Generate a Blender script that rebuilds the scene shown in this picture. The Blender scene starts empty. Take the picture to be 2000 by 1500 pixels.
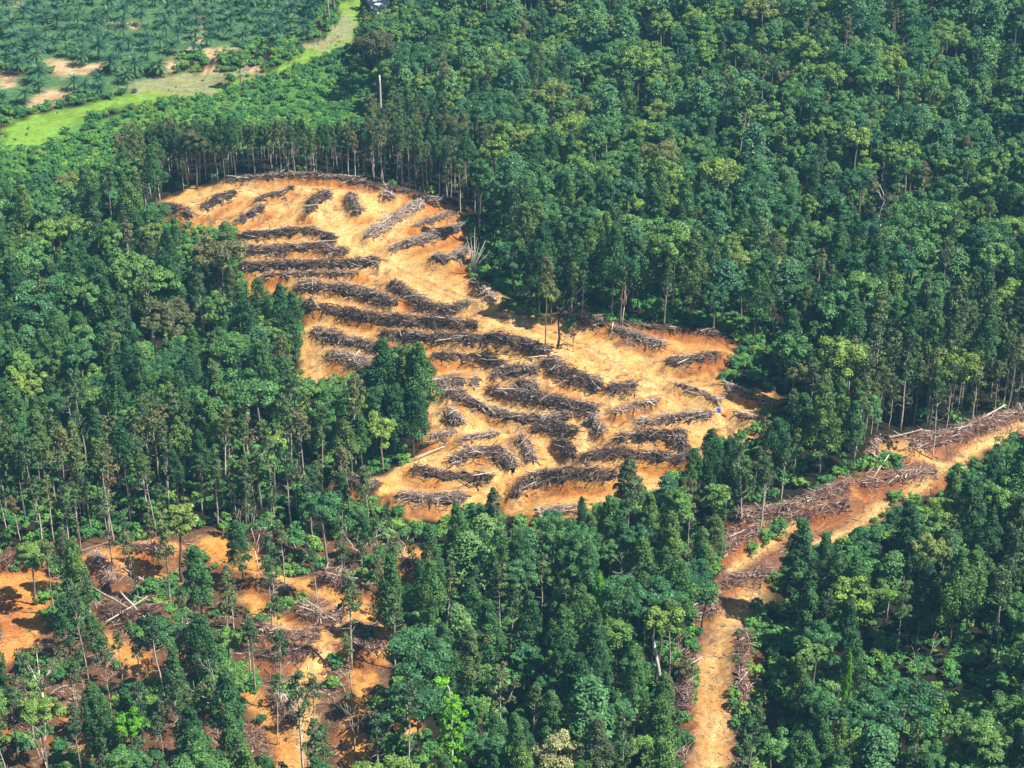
import bpy, math, random
import numpy as np

# ------------------------------------------------------------------ camera, sky, sun, exposure
SC = bpy.context.scene
COL = SC.collection
R_ = math.radians
CAM_H, PITCH, FPX = 230.0, R_(30.0), 3700.0      # flying height, tilt, focal length in photo pixels
cam_data = bpy.data.cameras.new("camera")
cam_data.sensor_width = 36.0
cam_data.lens = FPX / 2000.0 * 36.0
cam_data.clip_start, cam_data.clip_end = 1.0, 20000.0
cam = bpy.data.objects.new("camera", cam_data)
cam.location = (0, 0, CAM_H)
cam.rotation_euler = (R_(90) - PITCH, 0, 0)
COL.objects.link(cam)
SC.camera = cam

SUN_AZ, SUN_EL = R_(107.0), R_(56.0)              # azimuth clockwise from the view direction (+Y)
SUN_DIR = np.array([math.sin(SUN_AZ) * math.cos(SUN_EL), math.cos(SUN_AZ) * math.cos(SUN_EL), math.sin(SUN_EL)])
world = bpy.data.worlds.new("World")
SC.world = world
world.use_nodes = True
wn = world.node_tree
sky = wn.nodes.new("ShaderNodeTexSky")
sky.sky_type = 'NISHITA'
sky.sun_disc = False
sky.sun_elevation, sky.sun_rotation = SUN_EL, SUN_AZ
wn.links.new(sky.outputs[0], wn.nodes["Background"].inputs[0])
wn.nodes["Background"].inputs[1].default_value = 0.05
sun_data = bpy.data.lights.new("sun", 'SUN')
sun_data.energy, sun_data.angle = 5.0, R_(0.5)
sun_data.color = (1.0, 0.93, 0.82)
sun = bpy.data.objects.new("sun", sun_data)
sun.rotation_euler = (R_(90) - SUN_EL, 0, R_(180) - SUN_AZ)
COL.objects.link(sun)
SC.view_settings.view_transform = 'Standard'
SC.view_settings.look = 'None'
SC.view_settings.exposure = 0.95
SC.view_settings.gamma = 1.0
SC.render.engine = 'CYCLES'
SC.cycles.max_bounces = 5
SC.cycles.diffuse_bounces = 3
SC.cycles.glossy_bounces = 1
SC.cycles.transmission_bounces = 2
SC.cycles.volume_bounces = 0
SC.cycles.caustics_reflective = False
SC.cycles.caustics_refractive = False

RNG = np.random.default_rng(7)
random.seed(7)

# ------------------------------------------------------------------ pixel <-> ground
SP, CP = math.sin(PITCH), math.cos(PITCH)

def ray(px, py):
    u, v = (np.asarray(px, float) - 1000) / FPX, (np.asarray(py, float) - 750) / FPX
    return u, CP - v * SP, -SP - v * CP

def flat(px, py):
    dx, dy, dz = ray(px, py)
    t = CAM_H / -dz
    return dx * t, dy * t

def to_px(x, y, z):
    x, y, z = np.asarray(x, float), np.asarray(y, float), np.asarray(z, float) - CAM_H
    f = y * CP - z * SP
    u = y * SP + z * CP
    return 1000 + FPX * x / f, 750 - FPX * u / f

def vnoise(x, y, s, seed=0):
    x, y = np.asarray(x, float) / s, np.asarray(y, float) / s
    xi, yi = np.floor(x).astype(np.int64), np.floor(y).astype(np.int64)
    fx, fy = x - xi, y - yi
    fx, fy = fx * fx * (3 - 2 * fx), fy * fy * (3 - 2 * fy)
    def hsh(a, b):
        n = (a * 374761393 + b * 668265263 + seed * 974634777) & 0xffffffff
        n = ((n ^ (n >> 13)) * 1274126177) & 0xffffffff
        return ((n ^ (n >> 16)) & 0xffff) / 65535.0
    a, b, c, d = hsh(xi, yi), hsh(xi + 1, yi), hsh(xi, yi + 1), hsh(xi + 1, yi + 1)
    return (a * (1 - fx) + b * fx) * (1 - fy) + (c * (1 - fx) + d * fx) * fy

def seg_dist(x, y, pts, want_side=False):
    best = np.full(np.shape(x), 1e9)
    side = np.zeros(np.shape(x))
    for (ax, ay), (bx, by) in zip(pts[:-1], pts[1:]):
        vx, vy = bx - ax, by - ay
        t = np.clip(((x - ax) * vx + (y - ay) * vy) / (vx * vx + vy * vy + 1e-9), 0, 1)
        qx, qy = x - ax - t * vx, y - ay - t * vy
        d = np.hypot(qx, qy)
        m = d < best
        best = np.where(m, d, best)
        side = np.where(m, qy, side)
    return (best, side) if want_side else best

def flat_line(pl):
    return [tuple(float(c) for c in flat(*p)) for p in pl]

RIDGE = flat_line([(560, 380), (700, 470), (820, 545), (950, 605), (1100, 680), (1250, 740), (1420, 810), (1560, 850)])
GULLY = flat_line([(930, 740), (990, 850), (1080, 880), (1040, 960), (900, 1010)])

PONDC = flat_line([(734, 12)])[0]
RAVINE = flat_line([(1960, 250), (1840, 400), (1700, 500), (1620, 560), (1580, 640)])

def hill(x, y):
    x, y = np.asarray(x, float), np.asarray(y, float)
    d = seg_dist(x, y, RIDGE)
    h = 9.0 * np.exp(-(d / 42.0) ** 2)
    g = seg_dist(x, y, GULLY)
    h = h - 2.2 * np.exp(-(g / 7.0) ** 2)
    h = h + 16.0 * np.exp(-(((x - 150) / 110) ** 2 + ((y - 560) / 120) ** 2))
    h = h - 4.0 * np.exp(-(((x + 70) / 40) ** 2 + ((y - 410) / 60) ** 2))
    back = np.clip((y - 470 - np.maximum(0, 60 - x) * 1.2) / 60, 0, 1)
    h = h + 15.0 * back * (vnoise(x, y, 75, 5) - .45)
    h = h - 9.0 * np.exp(-(seg_dist(x, y, RAVINE) / 15.0) ** 2)
    pond = np.exp(-(np.hypot(x - PONDC[0], y - PONDC[1]) / 26.0) ** 4)
    h = h + 3.5 * (vnoise(x, y, 60, 3) - .5) + 1.2 * (vnoise(x, y, 17, 4) - .5)
    return h * (1 - pond)

def ground(px, py):
    dx, dy, dz = ray(px, py)
    t = (CAM_H - 30) / -dz
    for _ in range(60):
        t = t + np.maximum(CAM_H + t * dz - hill(t * dx, t * dy), -2.0) * 0.8
    return t * dx, t * dy

def gline(pl):
    x, y = ground(np.array([p[0] for p in pl], float), np.array([p[1] for p in pl], float))
    return list(zip(x.tolist(), y.tolist()))

def inside(px, py, poly):
    px, py = np.asarray(px, float), np.asarray(py, float)
    r = np.zeros(px.shape, bool)
    n = len(poly)
    for i in range(n):
        x1, y1 = poly[i]
        x2, y2 = poly[(i + 1) % n]
        if y1 == y2:
            continue
        c = ((y1 > py) != (y2 > py)) & (px < (x2 - x1) * (py - y1) / (y2 - y1) + x1)
        r ^= c
    return r

def inside_any(px, py, polys):
    r = np.zeros(np.shape(px), bool)
    for p in polys:
        r |= inside(px, py, p)
    return r

# ------------------------------------------------------------------ outlines read off the photo (photo pixels)
CLEAR = [(296, 404), (360, 375), (440, 362), (500, 354), (600, 351), (690, 360), (760, 376), (830, 389), (880, 399), (902, 430), (912, 470),
         (908, 520), (920, 560), (960, 590), (1010, 620), (1050, 635), (1130, 643), (1200, 646), (1260, 643), (1340, 651), (1420, 671), (1426, 702),
         (1400, 745), (1440, 753), (1490, 763), (1528, 780), (1500, 805), (1470, 842), (1430, 858), (1400, 868), (1370, 900), (1345, 860), (1330, 930),
         (1280, 952), (1260, 960), (1220, 940), (1180, 990), (1130, 1005), (1030, 1014), (970, 992), (930, 985), (880, 1022), (780, 1005), (732, 965), (728, 942),
         (800, 905), (842, 885), (830, 850), (838, 800), (842, 735), (830, 690), (745, 685), (720, 730), (670, 740), (610, 755), (592, 745), (583, 650), (600, 612),
         (592, 580), (560, 568), (510, 590), (488, 600), (480, 545), (475, 480), (455, 440), (410, 454), (365, 438), (312, 424)]
SOILS = {
    'thin_top': [(160, 1085), (230, 1070), (290, 1055), (350, 1065), (355, 1080), (320, 1088), (280, 1075), (255, 1085), (265, 1105), (310, 1120), (350, 1140), (330, 1145), (280, 1130), (235, 1115), (200, 1100), (165, 1105)],
    'thin_red': [(0, 1165), (60, 1165), (70, 1190), (85, 1230), (80, 1270), (50, 1290), (0, 1290)],
    'thin_left': [(0, 1120), (90, 1115), (95, 1150), (60, 1168), (0, 1168)],
    'thin_mid': [(375, 1080), (400, 1052), (440, 1050), (480, 1080), (530, 1100), (570, 1130), (582, 1150), (540, 1150), (500, 1130), (460, 1110), (410, 1100)],
    'thin_plot': [(480, 1170), (500, 1160), (525, 1190), (540, 1210), (590, 1225), (630, 1245), (655, 1225), (640, 1180), (620, 1155), (660, 1155), (700, 1175), (740, 1210), (742, 1240), (705, 1250), (740, 1258), (762, 1280), (720, 1285), (670, 1272), (640, 1300), (622, 1330), (620, 1400), (600, 1440), (595, 1500), (545, 1500), (560, 1470), (540, 1440), (510, 1410), (480, 1372), (490, 1350), (530, 1370), (555, 1400), (572, 1420), (580, 1390), (570, 1330), (590, 1300), (630, 1270), (610, 1258), (560, 1268), (530, 1270), (535, 1255), (580, 1245), (550, 1235), (510, 1215), (480, 1190)],
    'thin_low': [(690, 1310), (730, 1310), (730, 1370), (712, 1400), (707, 1500), (665, 1500), (675, 1400), (690, 1350)],
    'red_a': [(780, 1410), (825, 1393), (822, 1425), (785, 1432)],
    'red_b': [(935, 1235), (970, 1230), (976, 1255), (940, 1266)],
    'thin_slip': [(215, 1255), (240, 1262), (275, 1285), (300, 1265), (292, 1290), (308, 1325), (295, 1332), (250, 1305), (220, 1280)],
    'red_c': [(95, 1368), (120, 1373), (142, 1395), (122, 1404), (100, 1397)],
    'notch': [(760, 1100), (800, 1070), (830, 1080), (860, 1110), (850, 1135), (800, 1148), (770, 1150)],
    'low_a': [(152, 1430), (182, 1440), (168, 1500), (150, 1500)],
}
ROAD = [(1395, 1205), (1440, 1190), (1475, 1180), (1458, 1230), (1437, 1260), (1432, 1300), (1434, 1360), (1428, 1420), (1432, 1505), (1335, 1505), (1345, 1440), (1358, 1380), (1362, 1320), (1360, 1270), (1375, 1230)]
BAND = [(1385, 1062), (1440, 1032), (1520, 1005), (1600, 960), (1680, 925), (1700, 870), (1750, 850), (1830, 850), (1900, 832), (2110, 775), (2110, 815), (2010, 850), (1930, 885), (1850, 932), (1830, 962), (1740, 1000), (1680, 1040), (1600, 1072), (1540, 1112), (1490, 1142), (1482, 1185), (1400, 1212), (1392, 1160), (1410, 1100)]
GRASS = [[(0, 250), (60, 225), (180, 200), (290, 178), (420, 165), (500, 150), (560, 120), (620, 90), (660, 40), (660, 0), (715, 0), (700, 60), (690, 85), (640, 110), (590, 130), (520, 150), (400, 190), (270, 205), (180, 225), (130, 255), (90, 280), (0, 300)],
         [(125, 310), (190, 295), (192, 310), (140, 330)], [(230, 300), (260, 295), (250, 310)]]
DRYGRASS = [[(228, 172), (300, 150), (380, 140), (450, 140), (515, 128), (512, 145), (430, 155), (422, 195), (380, 185), (280, 182)], [(560, 100), (640, 70), (675, 20), (690, 30), (690, 75), (640, 100)]]
SAND = [[(0, 135), (30, 140), (37, 165), (15, 176), (0, 174)], [(75, 125), (120, 115), (150, 133), (205, 126), (200, 137), (130, 150), (105, 140)],
        [(48, 212), (90, 170), (135, 172), (122, 190), (62, 217)], [(300, 128), (350, 112), (362, 125), (320, 142)], [(390, 135), (420, 125), (442, 135), (400, 146)],
        [(460, 135), (522, 123), (512, 137)], [(365, 95), (480, 90), (462, 105), (400, 108)], [(377, 92), (385, 40), (392, 0), (402, 0), (396, 45), (392, 92)],
        [(1215, 0), (1285, -8), (1270, 9), (1228, 11)], [(0, 2), (70, 8), (0, 14)], [(200, 48), (260, 40), (290, 55), (230, 58)]]
PALMS = [[(-60, -30), (615, -30), (615, 30), (590, 80), (520, 80), (400, 102), (260, 130), (140, 130), (40, 130), (-60, 130)],
         [(-40, 145), (150, 145), (250, 140), (330, 150), (235, 182), (140, 195), (50, 212), (-40, 215)]]
REGROW = [(-40, 300), (180, 232), (420, 195), (560, 150), (700, 105), (735, 200), (722, 265), (560, 285), (330, 300), (240, 330), (100, 400), (-40, 420)]
POND = [(706, -14), (756, -14), (757, 26), (744, 46), (726, 30)]
THIN = [(-60, 1085), (160, 1050), (420, 1030), (600, 1045), (760, 1060), (870, 1080), (870, 1140), (790, 1200), (770, 1290), (740, 1400), (720, 1560), (-60, 1560)]
OPEN_VIS = [CLEAR, ROAD, SOILS['thin_slip'], SOILS['red_b'], SOILS['red_c'], SOILS['red_a'], SOILS['thin_plot'], SOILS['thin_low'], SOILS['thin_top'], SOILS['thin_red'], SOILS['thin_mid'],
            [(1600, 1068), (1660, 1035), (1730, 990), (1790, 955), (1850, 912), (1920, 870), (2000, 830), (2000, 852), (1930, 885), (1850, 930), (1800, 975), (1730, 1005), (1660, 1050), (1610, 1075)],
            [(1780, 862), (1880, 845), (2060, 785), (2090, 820), (2010, 850), (1930, 880), (1850, 905), (1800, 900)],
            [(1405, 1205), (1410, 1130), (1480, 1075), (1540, 1030), (1600, 985), (1640, 950), (1690, 925), (1800, 925), (1740, 985), (1600, 1055), (1540, 1100), (1490, 1130), (1470, 1190)]]
OPEN_GRASS = GRASS[:1] + DRYGRASS + [SAND[0], SAND[1], SAND[2], POND]
TRACKS = [([(620, 390), (655, 440), (740, 510), (850, 565), (950, 605), (1040, 640), (1150, 685), (1250, 745), (1350, 800), (1440, 835)], 6.5),
          ([(330, 400), (400, 380), (500, 372), (620, 375), (760, 400), (800, 430), (740, 490)], 3.0),
          ([(1600, 1060), (1660, 1035), (1730, 990), (1790, 955), (1850, 915), (1920, 870), (2010, 835), (2090, 800)], 1.8),
          ([(1430, 1120), (1480, 1080), (1530, 1045), (1600, 985)], 1.8), ([(1720, 895), (1770, 880), (1830, 910)], 2.2),
          ([(1390, 1510), (1398, 1400), (1400, 1300), (1425, 1220), (1470, 1165)], 3.2),
          ([(610, 740), (610, 680), (605, 650)], 3.5), ([(1110, 905), (1150, 880), (1130, 840), (1200, 790), (1290, 770)], 2.6),
          ([(745, 950), (830, 895), (900, 900), (980, 870), (1000, 910), (960, 960), (880, 1015)], 2.4), ([(840, 800), (870, 850), (960, 850), (1010, 845)], 2.3),
          ([(940, 750), (930, 785), (990, 820), (1100, 830), (1180, 800)], 2.2), ([(1010, 995), (1100, 1000), (1200, 970), (1280, 950)], 2.2),
          ([(740, 970), (850, 970), (960, 965)], 1.7), ([(180, 1095), (290, 1065), (345, 1072)], 1.5), ([(580, 1500), (590, 1400), (600, 1310), (680, 1240), (700, 1190)], 2.6)]

SPURS = [([(180, 1098), (290, 1062), (350, 1075)], 2.0), ([(255, 1085), (275, 1112), (345, 1142)], 1.6), ([(400, 1058), (480, 1085), (575, 1145), (650, 1165), (725, 1215), (745, 1250)], 2.4),
         ([(488, 1352), (540, 1420), (575, 1510)], 2.4), ([(690, 1510), (705, 1320)], 2.0), ([(-20, 1140), (85, 1142), (75, 1230), (10, 1280)], 3.0), ([(212, 1252), (305, 1330)], 2.2),
         ([(485, 1172), (545, 1222), (620, 1245), (680, 1262), (755, 1280)], 2.0), ([(150, 1500), (165, 1430)], 1.5), ([(770, 1110), (830, 1085), (850, 1130)], 2.0)]

# ------------------------------------------------------------------ debris windrows: (centre line, width in m, height in m, label)
PILES = [
    ([(400, 418), (428, 402), (456, 390)], 6.0, 1.5, "oval grey brush heap nearest the upper left rim of the clearing"),
    ([(505, 403), (540, 391), (572, 380)], 3.2, 1.0, "thin slanting brush heap high on the bare hilltop, below the tall pale trunks"),
    ([(466, 446), (490, 432), (514, 418)], 4.5, 1.4, "short slanting brush heap just above the first straight windrow"),
    ([(606, 426), (612, 405), (644, 390)], 5.5, 1.6, "dark kidney shaped brush heap in the middle of the hilltop"),
    ([(686, 393), (690, 408), (702, 427)], 5.0, 1.6, "dark upright oval brush heap right of the kidney shaped heap"),
    ([(752, 391), (770, 399)], 3.5, 1.1, "smallest brush heap on the hilltop near the rear tree line"),
    ([(722, 474), (755, 452), (790, 428), (822, 412)], 6.5, 1.7, "broad tangled brush heap slanting up to the right, beside the hilltop track"),
    ([(768, 500), (830, 480), (902, 455)], 5.5, 1.5, "long brush windrow slanting up to the shaded right edge of the clearing"),
    ([(815, 455), (850, 442), (890, 428)], 3.0, 0.9, "thin sparse windrow between two heavier slanting ones near the right edge"),
    ([(850, 516), (880, 522), (914, 500)], 6.0, 1.4, "blunt brush heap at the right edge below the leaning bare tree"),
    ([(440, 368), (520, 358), (600, 353), (680, 362)], 3.0, 0.8, "low debris strip along the rear tree line, left half"),
    ([(680, 362), (750, 378), (800, 388)], 3.2, 0.9, "low debris strip along the rear tree line, right half"),
    ([(812, 396), (845, 405), (880, 405)], 5.5, 1.2, "grey brush heap in the upper right corner of the clearing"),
    ([(315, 415), (345, 420), (375, 432)], 5.0, 1.0, "pale grey debris at the far left tip of the clearing"),
    ([(465, 476), (550, 468), (610, 464), (655, 482)], 4.0, 1.4, "first straight windrow below the hilltop heaps"),
    ([(472, 503), (560, 499), (620, 494), (678, 505)], 4.4, 1.5, "second straight windrow counted down from the hilltop"),
    ([(478, 533), (560, 531), (650, 530), (738, 524)], 4.6, 1.5, "third straight windrow counted down from the hilltop"),
    ([(520, 552), (600, 547), (700, 548)], 2.0, 0.6, "faint reddish brush line under the third straight windrow"),
    ([(583, 573), (650, 575), (710, 586), (772, 606)], 5.0, 1.8, "dark windrow curving downhill at its right end, left of the ridge track"),
    ([(765, 566), (800, 590), (835, 612), (880, 620), (914, 609)], 4.2, 1.5, "hook shaped windrow lying right along the ridge track"),
    ([(598, 610), (660, 622), (720, 635), (800, 641), (870, 645), (930, 651)], 4.6, 1.8, "very long dark windrow across the middle of the slope"),
    ([(618, 660), (680, 680), (745, 694)], 5.0, 1.7, "short dark windrow above the isolated clump of dark trees"),
    ([(748, 668), (830, 676), (900, 676), (975, 674), (1030, 688), (1070, 702)], 4.6, 1.7, "long windrow ending at the lone tall tree"),
    ([(648, 705), (690, 716), (745, 738)], 6.0, 1.3, "greyish brush heap half hidden behind the isolated clump of trees"),
    ([(845, 712), (900, 711), (950, 715), (985, 730)], 2.8, 1.2, "thin windrow starting behind the isolated clump of trees"),
    ([(962, 752), (975, 738), (1010, 738), (1050, 738)], 4.5, 1.6, "dark angular heap over a shaded red cut bank"),
    ([(845, 768), (885, 760), (930, 760)], 8.0, 1.5, "wide patch of tangled branches right of the isolated clump of trees"),
    ([(870, 788), (905, 786)], 5.0, 1.3, "branch tangle sliding down from the wide patch beside the bent track"),
    ([(1068, 724), (1110, 745), (1172, 772)], 6.2, 1.9, "heavy dark windrow slanting below the pale ridge crest"),
    ([(958, 776), (1010, 786), (1080, 800), (1162, 816)], 5.0, 1.7, "long thick windrow in the inner bend of the winding track"),
    ([(1012, 762), (1048, 772)], 3.6, 1.1, "small tuft of brush above the long thick windrow"),
    ([(1190, 780), (1210, 772), (1238, 770)], 6.5, 1.6, "round brush heap beside the pale ridge crest"),
    ([(905, 790), (940, 812), (1000, 830), (1060, 836), (1112, 828)], 3.4, 1.4, "long brush line following the outer bend of the winding track"),
    ([(878, 818), (890, 832), (905, 842)], 4.5, 1.3, "small brush heap inside the tight left loop of the track"),
    ([(1155, 832), (1165, 848), (1178, 862)], 4.5, 1.3, "small oval brush heap inside the teardrop loop of the track"),
    ([(1205, 822), (1240, 806), (1288, 797)], 2.2, 0.8, "thin arc of brush above the teardrop loop"),
    ([(1252, 842), (1310, 832), (1388, 826)], 3.4, 1.3, "narrow straight windrow below the blue tarp"),
    ([(1208, 872), (1270, 866), (1340, 866)], 4.0, 1.3, "straight windrow second below the blue tarp"),
    ([(1312, 868), (1332, 884), (1338, 905)], 5.0, 1.4, "upright brush heap against the front trees at the right end of the terraces"),
    ([(1142, 908), (1200, 900), (1270, 906), (1335, 912)], 4.8, 1.4, "lowest windrow of the right hand terraces, behind the pointed dark tree"),
    ([(1045, 846), (1085, 850), (1125, 862)], 5.4, 1.6, "broad mass of branches filling the head of the gully"),
    ([(1088, 878), (1105, 890), (1118, 905)], 4.6, 1.4, "brush mass on the right flank of the gully"),
    ([(1018, 872), (1028, 890), (1040, 915)], 5.0, 1.4, "brush strip on the left flank of the gully"),
    ([(900, 878), (930, 870), (968, 864)], 3.2, 0.9, "low pile of pale poles beside the junction of tracks"),
    ([(888, 912), (930, 897), (980, 900), (1002, 930)], 5.6, 1.6, "leaf shaped brush heap between two tracks at the foot of the slope"),
    ([(808, 934), (860, 944), (910, 946), (955, 952)], 4.6, 1.5, "spiky windrow in the lowest left terrace"),
    ([(1008, 985), (1020, 962), (1060, 944), (1120, 944), (1200, 945)], 5.6, 1.7, "hooked windrow curling round the lowest right terrace"),
    ([(780, 985), (840, 990), (905, 986)], 4.8, 1.2, "lowest windrow of the clearing, at its front left corner"),
    ([(1055, 1020), (1090, 1014), (1130, 1008)], 5.5, 1.2, "brush on the front edge of the clearing under the lowest track"),
    ([(690, 948), (712, 955), (738, 965)], 6.0, 1.2, "loose grey debris at the left front corner outside the track"),
    ([(845, 868), (880, 865), (892, 858)], 3.0, 0.9, "small debris strip under the trunks of the isolated clump"),
    ([(1196, 654), (1240, 670), (1292, 688)], 4.5, 1.2, "slanting windrow on the right of the ridge, near the rear forest"),
    ([(1305, 724), (1355, 716), (1402, 706)], 4.2, 0.9, "grey brush with dry grass in front of the red cut bank"),
    ([(1320, 766), (1362, 778), (1405, 800)], 2.2, 0.8, "narrow dark berm leading down to the blue tarp"),
    ([(1418, 768), (1450, 784), (1500, 802)], 3.6, 1.1, "grey windrow along the far right tip of the clearing"),
    ([(1210, 645), (1300, 655), (1400, 666)], 2.2, 0.7, "thin debris line along the foot of the right rear forest"),
    ([(925, 560), (945, 582), (968, 598)], 3.4, 1.0, "pale debris at the foot of the forest wall, right of the ridge track"),
    ([(1095, 630), (1130, 634), (1170, 642)], 4.5, 1.8, "dark twiggy heap behind the lone tall tree"),
    ([(1434, 822), (1478, 832)], 1.8, 0.7, "short dark log heap right of the blue tarp"),
    ([(1785, 882), (1860, 864), (1930, 842), (2010, 815)], 6.0, 1.8, "long reddish windrow beside the upper dirt track at the right border"),
    ([(1442, 1022), (1530, 1012), (1600, 985), (1650, 965)], 5.0, 1.3, "reddish brush along the foot of the front right tree stand"),
    ([(1690, 962), (1750, 948), (1822, 936)], 4.5, 1.2, "brush strip between the two branches of the dirt track"),
    ([(1545, 1030), (1600, 1012), (1650, 1000)], 4.0, 1.1, "brush strip hugging the pale dirt track midway"),
    ([(1420, 1085), (1450, 1062), (1480, 1050)], 4.0, 1.1, "reddish brush patch above the bend of the dirt road"),
    ([(1420, 1150), (1460, 1142), (1495, 1132)], 4.2, 1.1, "dark brush lying across the bend of the dirt road"),
    ([(1720, 872), (1702, 905)], 3.0, 0.9, "small red brush heap at the head of the dirt track"),
    ([(185, 1102), (212, 1120), (218, 1150)], 4.0, 1.2, "dark brush at the upper left of the thinned plot"),
    ([(252, 1086), (295, 1086), (338, 1096)], 3.4, 1.1, "dark brush inside the hairpin of pale soil in the thinned plot"),
    ([(210, 1205), (260, 1225), (312, 1205)], 7.0, 1.2, "heap under the crossed pale poles in the thinned plot"),
    ([(500, 1060), (540, 1080), (560, 1095)], 4.0, 1.1, "brush at the top of the thinned plot under slender trees"),
    ([(598, 1205), (635, 1225), (672, 1212)], 5.5, 1.3, "brush heap with poles in the middle of the thinned plot"),
    ([(515, 1245), (570, 1262), (622, 1252)], 4.6, 1.3, "wide dark brush heap left of the fork in the orange soil"),
    ([(520, 1292), (560, 1300), (598, 1290)], 4.0, 1.1, "lower brush heap left of the fork in the orange soil"),
    ([(690, 1238), (735, 1246)], 3.0, 0.9, "small brush strip right of the fork in the orange soil"),
    ([(676, 1272), (715, 1284), (750, 1276)], 4.0, 1.1, "dark brush below the right arm of the orange fork"),
    ([(545, 1375), (560, 1405), (580, 1425)], 4.0, 1.1, "brush wedge between the two lower orange gullies"),
    ([(0, 1112), (60, 1108)], 3.0, 0.9, "red brown brush at the left border of the thinned plot"),
    ([(630, 1145), (670, 1150), (705, 1168)], 4.5, 1.2, "dark brush shaded by slender trees at the top right of the thinned plot"),
    ([(515, 1150), (545, 1162), (570, 1168)], 3.6, 1.0, "brush above the left arm of the orange fork"),
    ([(1345, 1215), (1380, 1205), (1400, 1190)], 5.0, 1.0, "flattened brush at the top of the dirt road"),
    ([(1455, 1260), (1448, 1320), (1452, 1380)], 3.2, 0.8, "shaded brush along the right verge of the dirt road"),
    ([(1338, 1400), (1345, 1340), (1352, 1300)], 3.0, 0.8, "sunlit brush along the left verge of the dirt road"),
    ([(0, 1400), (40, 1410), (90, 1425)], 6.0, 1.1, "spread of cut branches at the lower left border"),
    ([(690, 1440), (720, 1430), (750, 1445)], 4.5, 1.0, "brush between the low orange strip and the lower forest"),
    ([(790, 1110), (815, 1130), (835, 1120)], 4.5, 1.1, "brush in the small bare notch before the front forest"),
]
PILE_G = [gline(p[0]) for p in PILES]

def relief(x, y):
    """small relief: windrow ledges, wheel tracks and clods"""
    x, y = np.asarray(x, float), np.asarray(y, float)
    r = np.zeros(x.shape)
    for g, (_, w, hh, _) in zip(PILE_G, PILES):
        gx, gy = [p[0] for p in g], [p[1] for p in g]
        m = (x > min(gx) - 9) & (x < max(gx) + 9) & (y > min(gy) - 9) & (y < max(gy) + 9)
        if not m.any():
            continue
        d, side = seg_dist(x[m], y[m], g, True)
        wid = np.where(side < 0, w * .34 + .8, w * .5 + 3.2)
        r[m] = np.maximum(r[m], 2.2 * np.exp(-(d / wid) ** 2 * 1.6))
    r = r + 0.35 * (vnoise(x, y, 4.0, 11) - .5) + 0.22 * (vnoise(x, y, 1.5, 12) - .5)
    return r

def height(x, y):
    return hill(x, y) + relief(np.atleast_1d(x), np.atleast_1d(y)).reshape(np.shape(x))

# ------------------------------------------------------------------ materials
def mat(name):
    m = bpy.data.materials.new(name)
    m.use_nodes = True
    return m, m.node_tree, m.node_tree.nodes["Principled BSDF"]

def node(nt, kind, **kw):
    n = nt.nodes.new(kind)
    for k, v in kw.items():
        setattr(n, k, v)
    return n

def ramp(nt, stops):
    r = node(nt, "ShaderNodeValToRGB")
    cr = r.color_ramp
    while len(cr.elements) < len(stops):
        cr.elements.new(0.5)
    for e, (p, c) in zip(cr.elements, stops):
        e.position, e.color = p, (*c, 1)
    return r

def leaf_mat(name, stops, spread=.35, rough=.55, trans=.13):
    m, nt, b = mat(name)
    oi = node(nt, "ShaderNodeObjectInfo")
    rp = ramp(nt, stops)
    nt.links.new(oi.outputs["Random"], rp.inputs[0])
    at = node(nt, "ShaderNodeAttribute", attribute_name="tone")
    mr = node(nt, "ShaderNodeMapRange")
    mr.inputs[3].default_value, mr.inputs[4].default_value = 1 - spread, 1 + spread
    nt.links.new(at.outputs["Fac"], mr.inputs[0])
    mx = node(nt, "ShaderNodeVectorMath", operation='SCALE')
    nt.links.new(rp.outputs[0], mx.inputs[0])
    nt.links.new(mr.outputs[0], mx.inputs[3])
    nt.links.new(mx.outputs[0], b.inputs["Base Color"])
    b.inputs["Roughness"].default_value = rough
    b.inputs["Specular IOR Level"].default_value = .18
    tr = node(nt, "ShaderNodeBsdfTranslucent")
    nt.links.new(mx.outputs[0], tr.inputs[0])
    ms = node(nt, "ShaderNodeMixShader")
    ms.inputs[0].default_value = trans
    nt.links.new(b.outputs[0], ms.inputs[1])
    nt.links.new(tr.outputs[0], ms.inputs[2])
    nt.links.new(ms.outputs[0], nt.nodes["Material Output"].inputs[0])
    return m

def bark_mat(name, stops, scale=1.5, rough=.85):
    m, nt, b = mat(name)
    tc = node(nt, "ShaderNodeTexCoord")
    nz = node(nt, "ShaderNodeTexNoise")
    nz.inputs["Scale"].default_value = scale
    nz.inputs["Detail"].default_value = 4
    nt.links.new(tc.outputs["Object"], nz.inputs[0])
    oi = node(nt, "ShaderNodeObjectInfo")
    ad = node(nt, "ShaderNodeMath", operation='MULTIPLY_ADD')
    ad.inputs[1].default_value, ad.inputs[2].default_value = .45, -.22
    nt.links.new(oi.outputs["Random"], ad.inputs[0])
    a2 = node(nt, "ShaderNodeMath", operation='ADD')
    nt.links.new(nz.outputs[0], a2.inputs[0])
    nt.links.new(ad.outputs[0], a2.inputs[1])
    rp = ramp(nt, stops)
    nt.links.new(a2.outputs[0], rp.inputs[0])
    nt.links.new(rp.outputs[0], b.inputs["Base Color"])
    b.inputs["Roughness"].default_value = rough
    b.inputs["Specular IOR Level"].default_value = .2
    return m

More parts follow.
